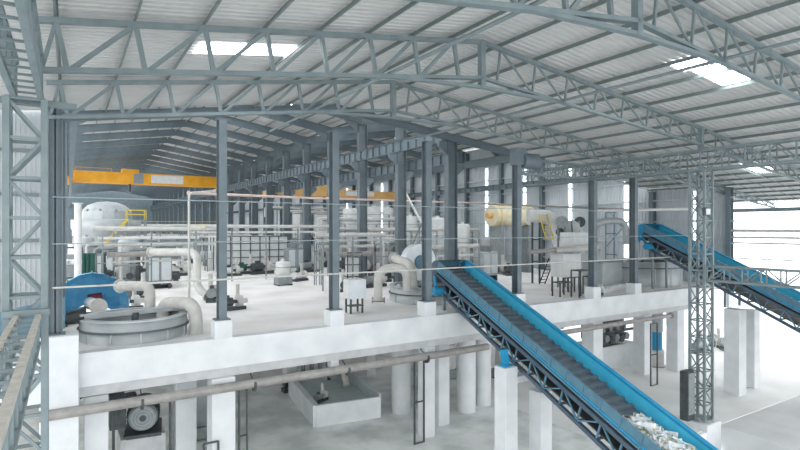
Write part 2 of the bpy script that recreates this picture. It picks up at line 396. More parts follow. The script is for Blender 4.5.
for i,y in enumerate(YW):
    lab='grey column against the right cladding, %s from its open end'%ORD[i]
    z1_=zt(48)-.1 if y<31 else 10.4
    icol(47.6,y,-5.3 if i==0 else -4.9,z1_,.4,.55,lab,name='wall_column',m='rafter')
def runway(x,z0,z1,y0,y1,lab,st=1.16):
    t=T('crane_runway',lab,'girder',(x,y0,z0)); h=z1-z0
    ob('girder',MB().isec((x,y0,(z0+z1)/2),(x,y1,(z0+z1)/2),.36,h,t=.04),'rafter',t)
    b=MB(); y=y0+.2
    while y<y1: b.box(x-.17,x+.17,y,y+.03,z0+.04,z1-.04); y+=st
    o=ob('stiffener',b,'rafter',t); o['kind']='stuff'
    ob('crane_rail',MB().beam((x,y0,z1+.05),(x,y1,z1+.05),.06,.1),'iron',t)
runway(23.25,6.3,7.2,31,195,'ribbed crane runway girder on the left side of the middle column row')
runway(24.8,4.9,5.7,31,190,'ribbed crane runway girder on the right side of the middle column row')
runway(.3,6.3,7.2,31,195,'crane runway girder along the left column row')
runway(47.0,4.9,5.5,31,190,'crane runway girder along the right cladding')
one('eave_girder',MB().isec((47.2,31,8.8),(47.2,112,8.8),.3,1.0),'rafter','deep dark beam high along the right cladding','beam')
def crane(y,xa,xb,z0,z1,m,lab):
    t=T('bridge_crane',lab,'crane',((xa+xb)/2,y,z0))
    for k in (0,1.6):
        ob('bridge_girder',MB().box(xa+.5,xb-.5,y+k-.35,y+k+.35,z0+.2,z1),m,t)
    for x in (xa,xb): ob('end_carriage',MB().cbox(x-.35,x+.45,y-1.4,y+3.0,z0-.1,z0+.9),m,t)
    tr=ob('trolley',MB().cbox(xa+7.5,xa+10,y-.3,y+1.9,z1,z1+.6),m,t); ob('hook_block',MB().cyl((xa+8.7,y+.8,z0-1.0),(xa+8.7,y+.8,z1),.2),'iron',tr)
    ob('sign_panel',MB().box(xa+11.8,xa+16.8,y-.42,y-.36,z0+.45,z1-.2),'white',t)
    ob('control_box',MB().box(xa+9.2,xa+10.6,y-.5,y-.36,z0+.3,z1-.1),'mgrey',t)
    ob('walkway_rail',MB().beam((xa+1,y-.5,z1+.5),(xa+6,y-.5,z1+.5),.06,.06).beam((xa+1,y-.5,z1),(xa+1,y-.5,z1+.5),.06,.06).beam((xa+6,y-.5,z1),(xa+6,y-.5,z1+.5),.06,.06),m,t)
crane(97,-.1,23.2,7.0,9.0,'yellow','yellow overhead crane spanning the left crane hall')
crane(75,24.9,47.0,4.6,5.9,'orange','faded orange overhead crane in the right crane hall, behind the dark columns')
# right cladding wall with light strips
b=MB(); y=23.8
b.box(48,48.05,23.8,31,-5.3,zt(48)+.25); b.box(48,48.05,31,195,-5.3,10.9)
while y<70: b.box(47.94,48,y,y+.07,-4.9,10.7 if y>31.5 else zt(48)+.1); y+=.33
S('wall_right',b,'clad')
for i,y in enumerate([26.4+7.05*k for k in range(12)]):
    wn[0]+=1
    S('window_%d'%wn[0],MB().box(47.86,47.93,y-.2,y+.2,-3.0,3.3 if y<31 else 8.0),'wglow')
wn[0]+=1
for i,z in enumerate((-3.4,-1.3,.6,2.6,4.4,6.4)):
    one('wall_girt',MB().beam((47.75,31 if z>3 else 23.1,z),(47.75,112,z),.12,.16),'clad','pale horizontal girt on the right cladding, %s from the floor'%ORD[i],'girt')
S('wall_end',MB().box(-1,48,195,195.2,-5,12.9),'rafter')
# far wall behind hall 1 right portion
# open end rails (bright opening)
for z,r,l in ((-.22,.13,'topmost white pipe across the bright opening'),(-.78,.09,'second white pipe across the bright opening'),(-1.25,.07,'third pipe across the bright opening'),(-2.55,.05,'lowest thin pipe across the bright opening')):
    one('wall_pipe',MB().cyl((47.9,4,z),(47.9,23.5,z),r,n=10),'pipe',l,'pipe')
one('door_post',MB().box(47.7,48.1,23.5,23.66,-11.5,2.9),'alum','white post at the left side of the bright opening','post')
# ------------------------------------------------------------------ lower level concrete columns
def ccol(x,y,r,lab,rnd=False,z1=-6.0,z0=-11.5,d=None):
    b=MB()
    if rnd: b.cyl((x,y,z0),(x,y,z1),r,n=28); b.cyl((x,y,z0),(x,y,z0+.06),r+.02,n=28)
    else: b.cbox(x-r,x+r,y-(d or r),y+(d or r),z0,z1,.02)
    return one('concrete_column',b,'conc',lab,'column')
ccol(17.7,28.2,.6,'round white column right of the basin',True)
ccol(21.3,26.2,.6,'round white column second from the basin, below the mezzanine',True)
ccol(23.0,26.6,.55,'round white column behind the conveyor support',True)
ccol(16.85,24.2,.34,'square white column under the mezzanine edge, with the dark pipe frame',z1=-6.55)
ccol(18.6,25.3,.4,'slim square white column between the two round ones')
ccol(5.76,24.2,.5,'square white column under the edge column left of the basin',z1=-6.55)
ccol(.95,24.6,.42,'square white column left of the big motor',z1=-6.65,)
ccol(4.6,26.3,.45,'square white pier right of the big motor',z1=-6.65)
ccol(11.2,24.2,.22,'short white stub below the edge beam above the basin',z1=-6.1,z0=-6.9)
ccol(31.0,24.3,.5,'square white column under the mezzanine behind the conveyor guard',z1=-6.55)
ccol(38.6,25.5,.5,'square white column right of the lower white machine room')
ccol(41.6,24.6,.48,'square white column nearest the mezzanine right end',z1=-6.3)
ccol(39.2,18.9,.5,'tall white pillar carrying the right conveyor, nearer one',z1=-5.6)
ccol(41.9,19.1,.4,'tall slim white pillar behind the one carrying the right conveyor',z1=-5.9)
for i,(x,y) in enumerate(((8,36.6),(13.5,36.6),(20,36.6),(26,36.6),(2,36.6),(32,36.6),(38,36.6),(-3,30))):
    ccol(x,y,.4,'white column in the second row under the mezzanine, %s from the left'%ORD[{-3:0,2:1,8:2,13.5:3,20:4,26:5,32:6,38:7}[x]])
# conveyor one supports
p=W(506,366,24.6); ccol(p.x,p.y,.38,'tall white pillar carrying the blue conveyor, left one',z0=-12.9,z1=p.z)
p2=W(539,388,25.3); ccol(p2.x+.1,p2.y,.38,'tall white pillar carrying the blue conveyor, right one',z0=-12.9,z1=p2.z-.1)
one('concrete_beam',MB().box(p.x+.3,p2.x-.3,p.y+.1,p.y+.4,p.z-.95,p.z-.65),'conc','short white concrete beam between the two conveyor pillars','beam')
# ------------------------------------------------------------------ conveyors
def conveyor(P,hx,hy,sl,s0,s1,Wd,lab,lc='blue',nrib=1.0,pitch=.5):
    P=V(P); d=V((hx,hy,sl)).normalized(); w=V((hy,-hx,0)).normalized(); n=w.cross(d)
    Q=lambda u,s,v: P+w*u+d*s+n*v
    t=T('belt_conveyor',lab,'conveyor',Q(Wd/2,0,-1.5))
    def bar(a,b_,wd,h,up=n): return MB().beam(Q(*a),Q(*b_),wd,h,tuple(up))
    def plate(a,b_,th):     # plate between section points a,b (u,v) along s0..s1
        e=(w*(b_[0]-a[0])+n*(b_[1]-a[1])).normalized(); f=e.cross(d)*th
        c=[Q(a[0],s0,a[1]),Q(b_[0],s0,b_[1]),Q(b_[0],s1,b_[1]),Q(a[0],s1,a[1])]
        return MB().hexa([x for x in c]+[x+f for x in c])
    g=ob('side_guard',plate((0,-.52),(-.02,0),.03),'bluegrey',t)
    b=MB(); b.v=[];  b.beam(Q(0,s0,0),Q(0,s1,0),.09,.05,tuple(n)); b.beam(Q(-.03,s0,-.54),Q(-.03,s1,-.54),.07,.1,tuple(n)); ob('guard_lip',b,'bluegrey',g)
    ob('skirt_strip',MB().beam(Q(-.045,s0,-.42),Q(-.045,s1,-.42),.02,.1,tuple(n)),'blue',g)
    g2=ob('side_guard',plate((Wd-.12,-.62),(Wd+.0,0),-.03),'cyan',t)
    b=MB(); b.beam(Q(Wd+.07,s0,-.02),Q(Wd+.07,s1,-.02),.2,.1,tuple(n)); b.beam(Q(Wd+.1,s0,-.3),Q(Wd+.1,s1,-.3),.04,.6,tuple(n)); ob('guard_lip',b,'blue',g2)
    k=s0+.3
    while k<s1:
        ob('guard_rib',bar((-.05,k,-.55),(-.07,k,0),.05,.05,d),'bluegrey',t); k+=nrib
    # apron belt of overlapping pans
    b=MB(); k=s0
    while k<s1-.05:
        a0,a1=Q(.05,k,-.62),Q(Wd-.12,k,-.62)
        e=d*(pitch*.96)
        q=[a0,a1,a1+e*.6-n*.02,a0+e*.6-n*.02,a1+e*.66+n*.1,a0+e*.66+n*.1,a1+e*.95+n*.1,a0+e*.95+n*.1,a1+e-n*.06,a0+e-n*.06]
        b.add(q,[(0,1,2,3),(3,2,4,5),(5,4,6,7),(7,6,8,9)]); k+=pitch
    ob('apron_belt',b,'belt',t)
    ob('belt_tray',MB().hexa([Q(.05,s0,-.8),Q(Wd-.1,s0,-.8),Q(Wd-.1,s1,-.8),Q(.05,s1,-.8),Q(.05,s0,-.76),Q(Wd-.1,s0,-.76),Q(Wd-.1,s1,-.76),Q(.05,s1,-.76)]),'iron',t)
    for u in (0,Wd):
        ob('frame_chord',bar((u,s0,-.82),(u,s1,-.82),.12,.18),'navy',t)
        ob('frame_chord',bar((u,s0,-1.65),(u,s1-.8,-1.65),.16,.16),'navy',t)
        k=s0; i=0
        while k<s1-1.2:
            ob('frame_post',bar((u,k,-1.6),(u,k,-.82),.07,.07,d),'bluegrey' if u==0 else 'navy',t)
            a,c=((u,k,-1.6),(u,k+1.1,-.82)) if i%2==0 else ((u,k,-.82),(u,k+1.1,-1.6))
            ob('frame_brace',bar(a,c,.06,.06,w),'bluegrey' if u==0 else 'navy',t); k+=1.1; i+=1
    k=s0; b=MB()
    while k<s1-1:
        ob('cross_member',bar((0,k,-1.6),(Wd,k,-1.6),.08,.08),'navy',t); k+=1.1
    ob('return_belt',MB().hexa([Q(.1,s0,-1.42),Q(Wd-.1,s0,-1.42),Q(Wd-.1,s1-.6,-1.42),Q(.1,s1-.6,-1.42),Q(.1,s0,-1.36),Q(Wd-.1,s0,-1.36),Q(Wd-.1,s1-.6,-1.36),Q(.1,s1-.6,-1.36)]),'iron',t)
    # return rollers and head
    hd=ob('head_drum',MB().cyl(Q(.1,s1-.1,-.95),Q(Wd-.1,s1-.1,-.95),.42,n=24),'iron',t)
    for u in (-.06,Wd+.02):
        c=Q(u,s1-.15,-.75); b=MB(); m_=18; vs=[]
        for j in range(m_+1):
            an=math.pi*j/m_; vs.append(c+n*(.78*math.cos(an))+d*(.85*math.sin(an)))
        vs2=[x+w*.05 for x in vs]; k_=len(vs)
        b.add(vs+vs2,[tuple(range(k_-1,-1,-1)),tuple(range(k_,2*k_))]+[(i,i+1,k_+i+1,k_+i) for i in range(k_-1)]); ob('head_cheek',b,lc if u<0 else 'blue',t)
    b=MB(); m_=10; vs=[]
    for j in range(m_+1):
        an=math.pi*(.12+.5*j/m_); c=Q(0,s1-.15,-.75)+n*(.8*math.cos(an))+d*(.87*math.sin(an)); vs+=[c,c+w*Wd]
    b.add(vs,[(2*i,2*i+1,2*i+3,2*i+2) for i in range(m_)]); ob('head_cover',b,'bluegrey' if lc!='blue' else 'blue',t)
    dm=ob('drive_motor',MB().cyl(Q(-.7,s1-1.3,-1.35),Q(-.15,s1-1.3,-1.35),.26,n=16).cyl(Q(-.45,s1-1.0,-1.2),Q(-.1,s1-.1,-.95),.1,n=8),'blue',t)
    ob('terminal_box',MB().beam(Q(-.5,s1-1.3,-1.1),Q(-.3,s1-1.3,-1.1),.2,.16),'iron',dm)
    return Q
F0=20.0
P1=V((17.28,12.8,-6.7))
Q1=conveyor(P1,.139,1.092,.388,-12,14.1,2.0,'blue inclined apron conveyor in front, carrying waste up to the mezzanine','navy')
P2=V((39.5,22.1,-1.5))
Q2=conveyor(P2,.099,1.117,.495,-15,4.4,1.9,'blue inclined conveyor at the right, behind the tall lattice column')
# conveyor supports (steel legs)
def leg(Q,s,zf,lab,xoff=0):
    t=T('conveyor_trestle',lab,'support',Q(1,s,-1.7))
    for u in (.1,1.8):
        a=Q(u,s,-1.65); ob('leg',MB().beam((a.x,a.y,zf),a,.14,.14),'blue' if xoff else 'lattice',t)
    a,c=Q(.1,s,-1.75),Q(1.8,s,-1.75); ob('cross_beam',MB().beam(a,c,.14,.14),'lattice',t)
one('conveyor_shoe',MB().beam((p.x,p.y,p.z),(p.x-.05,p.y+.1,p.z+.75),.3,.22).beam((p.x-.3,p.y,p.z+.05),(p.x+.3,p.y,p.z+.05),.4,.06),'blue','blue steel shoe on the left conveyor pillar','bracket')
leg(Q1,10.7,-4.85,'pale steel trestle under the front conveyor where it crosses the mezzanine edge')
leg(Q1,12.9,-4.9,'pale steel trestle under the head of the front conveyor')
leg(Q2,3.0,-4.9,'pale steel trestle under the head of the right conveyor')
leg(Q2,-3.4,-5.6,'short pale trestle between right conveyor and its pillars')
# waste on the belt
def scraps(Q,s_a,s_b,n,u0,u1,lab,name='waste_heap'):
    t=T(name,lab,'waste',Q(1,(s_a+s_b)/2,-.6)); 
    mb=MB(); nu,ns=12,30; vs=[]
    for i in range(ns+1):
        for j in range(nu+1):
            s=s_a+(s_b-s_a)*i/ns; u=u0+(u1-u0)*j/nu
            h=.5*math.sin(math.pi*j/nu)*min(1,4*(1-i/ns)+.0)+random.uniform(0,.07)
            vs.append(Q(u,s,-.6+h*(1 if i<ns else 0)))
    mb.add(vs,[(i*(nu+1)+j,i*(nu+1)+j+1,(i+1)*(nu+1)+j+1,(i+1)*(nu+1)+j) for i in range(ns) for j in range(nu)])
    o=ob('waste_bed',mb,'paperw',t); o['kind']='stuff'
    for m_,fr,nm in (('paperw',.73,'white_scraps'),('papery',.12,'cream_scraps'),('papero',.05,'brown_scraps'),('paperg',.1,'blue_green_scraps')):
        b=MB()
        for _ in range(int(n*fr)):
            r=random.random()**1.2; s=s_a+(s_b-s_a)*r; u=random.uniform(u0+.05,u1-.05)
            v=-.6+.52*math.sin(math.pi*(u-u0)/(u1-u0))*min(1,4*(1-r))+random.uniform(.0,.1)
            c=Q(u,s,v); a=V([random.uniform(-1,1) for _ in range(3)]).normalized(); e=a.cross(V((random.random(),.3,1))).normalized(); f=a.cross(e)
            q=random.uniform(.04,.17); g=random.uniform(.04,.15)
            if m_!='papero' and random.random()<.05: q*=2; g*=2
            b.add([c-e*q-f*g,c+e*q-f*g*.7,c+e*q*.8+f*g+a*.04,c-e*q+f*g*.9-a*.03,c+a*.05],[(0,1,4),(1,2,4),(2,3,4),(3,0,4)])
        o=ob(nm,b,m_,t); o['kind']='stuff'
    return t
tag(scraps(Q1,-10,-.2,2600,.2,1.75,'heap of white and coloured waste paper lying on the front conveyor belt'),None,None,kind='stuff')
t=T('waste_paper','thin trail of pale waste on the right conveyor belt','waste',Q2(1,-6,-.5)); t['kind']='stuff'
b=MB()
for _ in range(500):
    s=random.uniform(-13,1); c=Q2(random.uniform(.3,1.5),s,-.5+random.random()*.12); q=random.uniform(.05,.15)
    b.add([c+V((-q,0,0)),c+V((0,-q,.03)),c+V((q,0,.06)),c+V((0,q,.02))],[(0,1,2,3)])
o=ob('white_scraps',b,'paperw',t); o['kind']='stuff'
# ------------------------------------------------------------------ round pulper tanks
def tank(c,R,zb_,zt_,lab,seam=12,lid=True,pipes=0):
    t=T('round_tank',lab,'tank',(c.x,c.y,zb_))
    b=MB(); b.lathe((c.x,c.y,0),[(R,zb_),(R,zt_),(R-.05,zt_),(R-.05,zt_-1.2),(0,zt_-1.25)],48,True); ob('shell',b,'tank',t)
    ob('rim_band',MB().ring((c.x,c.y,0),R,R+.09,zt_-.5,zt_-.42,48),'tankdk',t)
    ob('rim_deck',MB().ring((c.x,c.y,0),R-.3,R+.04,zt_-.04,zt_+.03,48),'tank',t)
    for i in range(seam):
        a=2*math.pi*i/seam; p_=V((c.x+R*math.cos(a),c.y+R*math.sin(a),0)); 
        ob('stiffener',MB().beam(p_+V((0,0,zb_)),p_+V((0,0,zt_-.5)),.06,.06),'tank',t)
    ob('deck_beam',MB().beam((c.x-R+.05,c.y-.3,zt_+.1),(c.x+R-.05,c.y+.5,zt_+.1),.3,.2),'tank',t)
    ob('agitator_shaft',MB().cyl((c.x,c.y,zt_-1.2),(c.x,c.y,zt_+.1),.15),'tankdk',t)
    return t
tank(TA,2.2,-6.6,-3.95,'large round grey pulper tank sunk in the mezzanine at left')
tank(TB,2.4,-4.9,-4.05+.2,'round grey pulper tank under the front conveyor head',10)
tank(TC,3.2,-4.9,-2.9,'wide round grey tank beneath the right conveyor head',14)
# ------------------------------------------------------------------ mezzanine equipment
def pipe(pts,r,lab,m='pipe',name='pipe_run',flange=True,grp=None,rb=None):
    pts=[V(q) for q in pts]; t=T(name,lab,'pipe',pts[0],grp)
    ob('pipe',MB().tube(pts,r,12 if r>.1 else 8,rb),m,t)
    if flange:
        for a,c in ((pts[0],pts[1]),(pts[-1],pts[-2])):
            d=(c-a).normalized(); ob('flange',MB().cyl(a,a+d*.06,r*1.45,n=14),m,t)
    return t
pp=lambda px,py,F: W(px,py,F)
# elbow at tank A
pipe([W(163,326,26),W(163,303,26),W(196,303,24.6),W(196,340,24.6)],.3,'thick grey elbow pipe arching over the right rim of the sunken tank',rb=.9)
pipe([W(196,334,25.4),W(214,334,25.4)],.12,'short grey branch pipe at the foot of the elbow pipe')
pipe([W(150,311,26.4),W(150,286,26.4),W(120,286,28)],.25,'light vertical pipe rising behind the sunken tank',rb=.5)
pipe([W(78,296,38),W(78,203,38)],.24,'tall white exhaust stack behind the blue hood','white',name='exhaust_stack')
pipe([W(78,262,38),W(58,262,40)],.2,'short white duct branching left off the exhaust stack','white')
# racks of pipes along X
def rack(y,x0,x1,zs,lab,posts=3.2,rs=(.16,.1,.13,.2,.08)):
    for i,z in enumerate(zs):
        r=rs[i%len(rs)]
        pipe([(x0+.3*i,y+.25*(i%3),z),(x1-.4*i,y+.25*(i%3),z)],r,'horizontal pipe of the %s, %s from top'%(lab,ORD[i]),('pipe','white','pipe','pipedk')[i%4])
    t=T('pipe_rack','steel frame of the %s'%lab,'rack',((x0+x1)/2,y,-4.9)); x=x0+.6; i=0
    while x<x1:
        ob('post',MB().beam((x,y-.3,-4.9),(x,y-.3,zs[0]-.2),.1,.1),'lattice' if i%2 else 'mgrey',t)
        ob('arm',MB().beam((x,y-.35,zs[-1]-.25),(x,y+.7,zs[-1]-.25),.08,.08),'mgrey',t)
        x+=posts; i+=1
rack(44,1.5,9.2,(-.05,-.75,-1.25,-1.95,-2.5),'left rack behind the exhaust stack')
rack(50,9,23,(.15,-.4),'middle rack before the panelled tank')
rack(38.5,16.2,22.5,(-.55,-1.0,-1.5,-2.1),'rack behind the white control cabinet',2.6)
rack(47,25.5,40,(-.2,-.8,-1.6,-2.2),'right rack behind the conveyor head')
rack(58,4,14,(-.1,-.9,-1.7),'rear left pipe rack')
rack(36.5,25.5,31,(-1.6,-2.4),'short rack beside the white box tank',2.4)
pipe([G(189,318)-V((0,0,0)),W(189,193,36*.93),W(215,191,35),],.07,'thin grey pipe standing on the mezzanine and bending right at crane level','pipe',rb=.3)
pipe([W(188,193,33.6),W(310,198,44),W(480,203,66)],.09,'long thin pinkish pipe crossing behind the dark edge columns','pink')
pipe([W(572,211,44),W(692,209,40)],.11,'long white pipe high between the right edge columns','white')
pipe([W(470,203,46),W(640,210,46)],.08,'thin brownish pipe along the right cladding','pipedk')
pipe([W(552,251,41),W(600,247,41)],.24,'thick pale pipe above the white box tank')
pipe([W(150,252,38),W(197,252,37),W(197,288,36),W(208,296,35.5)],.26,'thick pale pipe running right then dropping beside the floor pumps',rb=.7)
pipe([W(528,252,40),W(556,250,40)],.16,'dark grey pipe beside the black ladder','pipedk')
# yellow topped thickener far left
c=W(107,228,60)
t=T('thickener_tank','big pale domed tank behind the exhaust stack, under the yellow crane','tank',(c.x,c.y,-4.9))
ob('dome',MB().lathe((c.x,c.y,0),[(2.6,1.0),(2.5,1.9),(1.9,2.55),(1.0,2.9),(0,3.0)],14,False),'tank',t)
ob('body',MB().lathe((c.x,c.y,0),[(1.8,-2.5),(3.2,-.6),(3.5,.0),(3.5,.9),(2.6,1.0)],28),'tank',t)
for k in range(6): 
    a=k*math.pi/3; ob('leg',MB().beam((c.x+1.9*math.cos(a),c.y+1.9*math.sin(a),-4.9),(c.x+1.9*math.cos(a),c.y+1.9*math.sin(a),-1),.25,.25),'mgrey',t)
for k in range(10):
    a=k*math.pi/5; ob('manway',MB().cyl((c.x+2.3*math.cos(a),c.y+2.3*math.sin(a),1.9),(c.x+2.5*math.cos(a),c.y+2.5*math.sin(a),2.0),.14,n=10),'mgrey',t)
def platform(c,w,d,z,lab,m='rail',stair=True):
    t=T('access_platform',lab,'platform',(c.x,c.y,-4.9))
    ob('deck',MB().box(c.x-w/2,c.x+w/2,c.y-d/2,c.y+d/2,z-.1,z),'mgrey',t)
    for sx in (-1,1):
        for sy in (-1,1):
            ob('post',MB().beam((c.x+sx*w/2,c.y+sy*d/2,-4.9),(c.x+sx*w/2,c.y+sy*d/2,z),.12,.12),'mgrey',t)
            ob('rail_post',MB().beam((c.x+sx*w/2,c.y+sy*d/2,z),(c.x+sx*w/2,c.y+sy*d/2,z+1),.07,.07),m,t)
    for h in (.55,1): ob('handrail',MB().beam((c.x-w/2,c.y-d/2,z+h),(c.x+w/2,c.y-d/2,z+h),.07,.07),m,t); ob('handrail',MB().beam((c.x-w/2,c.y+d/2,z+h),(c.x+w/2,c.y+d/2,z+h),.07,.07),m,t)
    if stair:
        st=ob('stair',MB(),m,t) if False else None
        b=MB(); b.beam((c.x-w/2,c.y-d/2-.1,z),(c.x-w/2-2.2,c.y-d/2-.1,z-2.6),.06,.2); b.beam((c.x-w/2,c.y-d/2-.8,z),(c.x-w/2-2.2,c.y-d/2-.8,z-2.6),.06,.2)
        for i in range(9): f=i/9; b.box(c.x-w/2-2.2*f-.25,c.x-w/2-2.2*f,c.y-d/2-.8,c.y-d/2-.1,z-2.6*f-.06,z-2.6*f)
        ob('stair',b,m,t)
platform(W(136,228,57),1.8,1.5,.9,'yellow railed platform right of the big domed tank')
platform(W(202,228,60),.9,1.2,-.6,'small yellow railed platform left of the first open floor column',stair=False)
# sectional panelled tank
def panel_tank(x0,x1,y0,y1,z0,z1,nx,nz,lab):
    t=T('panel_tank',lab,'tank',((x0+x1)/2,(y0+y1)/2,z0))
    ob('body',MB().box(x0,x1,y0,y1,z0,z1),'white',t)
    for i in range(nx+1):
        x=x0+(x1-x0)*i/nx; ob('rib',MB().box(x-.06,x+.06,y0-.1,y0,z0,z1),'tankdk',t)
    for i in range(nz+1):
        z=z0+(z1-z0)*i/nz; ob('band',MB().box(x0-.06,x1+.1,y0-.08,y0-.005,z-.05,z+.05),'tankdk',t)
    for i in range(5):
        y=y0+(y1-y0)*i/4; ob('rib',MB().box(x0-.1,x0,y-.06,y+.06,z0,z1),'tankdk',t)
panel_tank(14.2,21.9,60,66,-4.9,-.95,7,5,'white box tank with a dark grid of ribs, between the dark columns')
# compact machines
def pump(c,lab,s=1.0,m='mgrey',ang=0,vol='pipe'):
    t=T('pump_unit',lab,'pump',c); x,y,z=c; ca,sa=math.cos(ang)*s,math.sin(ang)*s
    L=lambda u,v,h: V((x+u*ca-v*sa,y+u*sa+v*ca,z+h*s))
    ob('base_frame',MB().beam(L(-.8,0,.1),L(.8,0,.1),.5*s,.2*s),'iron',t)
    mo=ob('motor',MB().cyl(L(-.75,0,.5),L(.0,0,.5),.26*s,n=16),m,t)
    ob('terminal_box',MB().beam(L(-.5,0,.82),L(-.2,0,.82),.2*s,.16*s),'iron',mo)
    ob('coupling',MB().cyl(L(0,0,.5),L(.3,0,.5),.1*s),'iron',t)
    ob('casing',MB().cyl(L(.3,0,.5),L(.6,0,.5),.36*s,n=18),vol,t)
    ob('outlet',MB().tube([L(.45,.2,.6),L(.45,.2,1.5)],.12*s,10),vol,t); ob('inlet',MB().cyl(L(.6,0,.5),L(.95,0,.5),.15*s),vol,t)
    return t
for i,(px,py,s,an,m_,l) in enumerate((
 (160,288,1.1,0.3,'mgrey','grey pump on the floor left of the thin bending pipe'),
 (213,301,1.2,1.2,'mgrey','grey pump between elbow pipe and the first open floor column'),
 (232,310,1.0,0.2,'iron','dark pump hard against the right of the first open floor column'),
 (300,281,1.1,.5,'white','white pump right of the small upright vessel'),
 (140,300,1.2,.7,'iron','dark pump behind the big sunken tank'),
 (128,310,1.0,.3,'white','white pump just behind the sunken tank rim'),
 (345,291,1.1,1.0,'iron','dark pump behind the white control cabinet'),
 (375,287,1.3,.2,'mgrey','grey pump under the curved pale elbow pipes'),
 (385,281,1.2,1.4,'iron','dark pump left of the round tank under the conveyor head'),
 (398,278,1.2,.5,'mgrey','grey pump behind the round tank under the conveyor head'),
 (498,272,1.6,.2,'iron','dark pump in front of the tall white cabinet, right of the conveyor guard'),
 (507,275,1.4,1.1,'iron','dark pump beside the column with the rounded bracket'),
 (530,266,1.4,.5,'iron','dark pump left of the black ladder'),
 (262,274,1.6,.3,'iron','dark pump in front of the panelled box tank, right one'),
 (246,274,1.4,.1,'green','dark green pump in front of the panelled box tank, left one'),
 (232,276,1.2,.1,'white','white pump in front of the panelled box tank, near the first column'),
 (110,282,1.5,.3,'iron','dark pump right of the blue hood'),
 (310,272,1.5,.3,'mgrey','grey pump beside the two thin posts'),
 (178,276,1.4,.3,'mgrey','grey pump below the left pipe rack'),
 (596,296,1.0,.3,'white','white pump right of the dark legged stands'),
)): pump(G(px,py),l,s,m_,an)
def vessel(c,r,h,lab,m='white',base=True,name='upright_vessel'):
    t=T(name,lab,'tank',c); x,y,z=c; z0=z+(.7 if base else 0)
    ob('body',MB().lathe((x,y,z0),[(0,0),(r,.05),(r,h-.25*r),(r*.85,h-.08*r),(r*.4,h),(0,h)],24),m,t)
    ob('nozzle',MB().cyl((x,y,z0+h-.02),(x,y,z0+h+.2),r*.25),m,t)
    ob('band',MB().ring((x,y,z0),r,r+.03,h*.6,h*.6+.06,24),'mgrey',t)
    if base:
        ob('skirt',MB().cbox(x-r,x+r,y-r,y+r,z+.1,z+.7),'mgrey',t)
        for sx in(-1,1): ob('foot',MB().box(x+sx*r*.9-.08,x+sx*r*.9+.08,y-r,y+r,z,z+.1),'iron',t)
    return t
vessel(G(283,285),.62,1.35,'small upright white vessel on a dark skid in the middle of the open floor')
vessel(G(212,270),.5,2.2,'upright pale vessel left of the first open floor column',base=False)
for i,(px,F,r,h,l) in enumerate(((350,72,1.0,7.6,'tall white silo seen just right of the second dark edge column'),(374,76,1.0,8,'tall white silo with a rounded top behind the middle dark columns'),(388,80,.8,8.0,'tall white silo left of the column beside the conveyor'),(410,70,1.0,6.5,'tall white silo left of the conveyor head'),(437,66,1.2,6.2,'white silo directly behind the conveyor head'),(322,84,1.1,7.6,'tall white silo left of the second dark edge column'),(462,60,.9,5.4,'white silo right above the conveyor head'),(300,98,1.3,8.4,'white silo far behind the panelled box tank'))):
    q=W(px,228,F); vessel((q.x,q.y,-4.9),r,h,l,'white',False,'storage_silo')
# cabinet beside column 2
c=G(350,314); 
t=T('control_cabinet','white control cabinet on a dark stand right of the second open floor column','cabinet',c)
ob('box',MB().cbox(c.x-.1,c.x+1.0,c.y-.1,c.y+.7,c.z+.85,c.z+1.95),'white',t)
ob('door',MB().box(c.x-.04,c.x+.94,c.y-.13,c.y-.1,c.z+.92,c.z+1.88),'alum',t)
for sx in (.05,.8):
    for sy in (.0,.6): ob('leg',MB().beam((c.x+sx,c.y+sy,c.z),(c.x+sx,c.y+sy,c.z+.85),.09,.09),'iron',t)
ob('shelf',MB().box(c.x,c.x+.9,c.y,c.y+.6,c.z+.4,c.z+.45),'iron',t)
def frame(c,w,d,h,lab,m='iron',nlev=3,fill=None):
    t=T('equipment_frame',lab,'frame',c); x,y,z=c
    for sx in (-1,1):
        for sy in (-1,1): ob('leg',MB().beam((x+sx*w/2,y+sy*d/2,z),(x+sx*w/2,y+sy*d/2,z+h),.08,.08),m,t)
    for i in range(nlev):
        zz=z+h*(i+1)/nlev
        for sy in (-1,1): ob('rung',MB().beam((x-w/2,y+sy*d/2,zz),(x+w/2,y+sy*d/2,zz),.08,.08),m,t)
        for sx in (-1,1): ob('rung',MB().beam((x+sx*w/2,y-d/2,zz),(x+sx*w/2,y+d/2,zz),.08,.08),m,t)
    if fill: ob('casing',MB().cbox(x-w*.35,x+w*.35,y-d*.35,y+d*.35,z+h*.3,z+h*.85),fill,t)
    return t
for px,py,w,d,h,m_,fl,l in (
 (352,288,1.3,1,2.9,'iron','white','black upright frame holding a white box, behind the control cabinet'),
 (70,292,1.6,1.4,3.4,'iron','tank','grey boxed unit in a dark frame left of the exhaust stack'),
 (318,285,.5,.4,4.0,'mgrey',None,'pair of thin posts right of the upright vessel'),
 (620,272,1.6,1.5,6.0,'bluegrey',None,'tall blue grey service frame against the right cladding'),
 (613,275,1.0,1,6.5,'bluegrey',None,'narrow blue grey service frame left of the cladding bracing'),
 (536,283,.9,.1,5.8,'iron',None,'tall thin dark double post left of the black ladder'),
 (168,270,2.4,1.2,4.2,'mgrey','mgrey','grey machine frame below the left pipe rack'),
 (405,262,3,1.5,4.6,'mgrey','white','frame with white casing behind the curved elbow pipes'),
 (465,262,3,2,5.2,'mgrey','white','open steel frame right above the conveyor head'),
 (330,266,3,1.5,4.2,'mgrey','tank','open frame with tank casing behind the second open floor column'),
 (120,268,3,1.5,4.4,'mgrey','white','open frame with casing behind the blue hood'),
 (222,262,3,2,4.6,'mgrey','mgrey','dense grey frame behind the first open floor column'),
 ): frame(G(px,py),w,d,h,l,m_,3,fl)
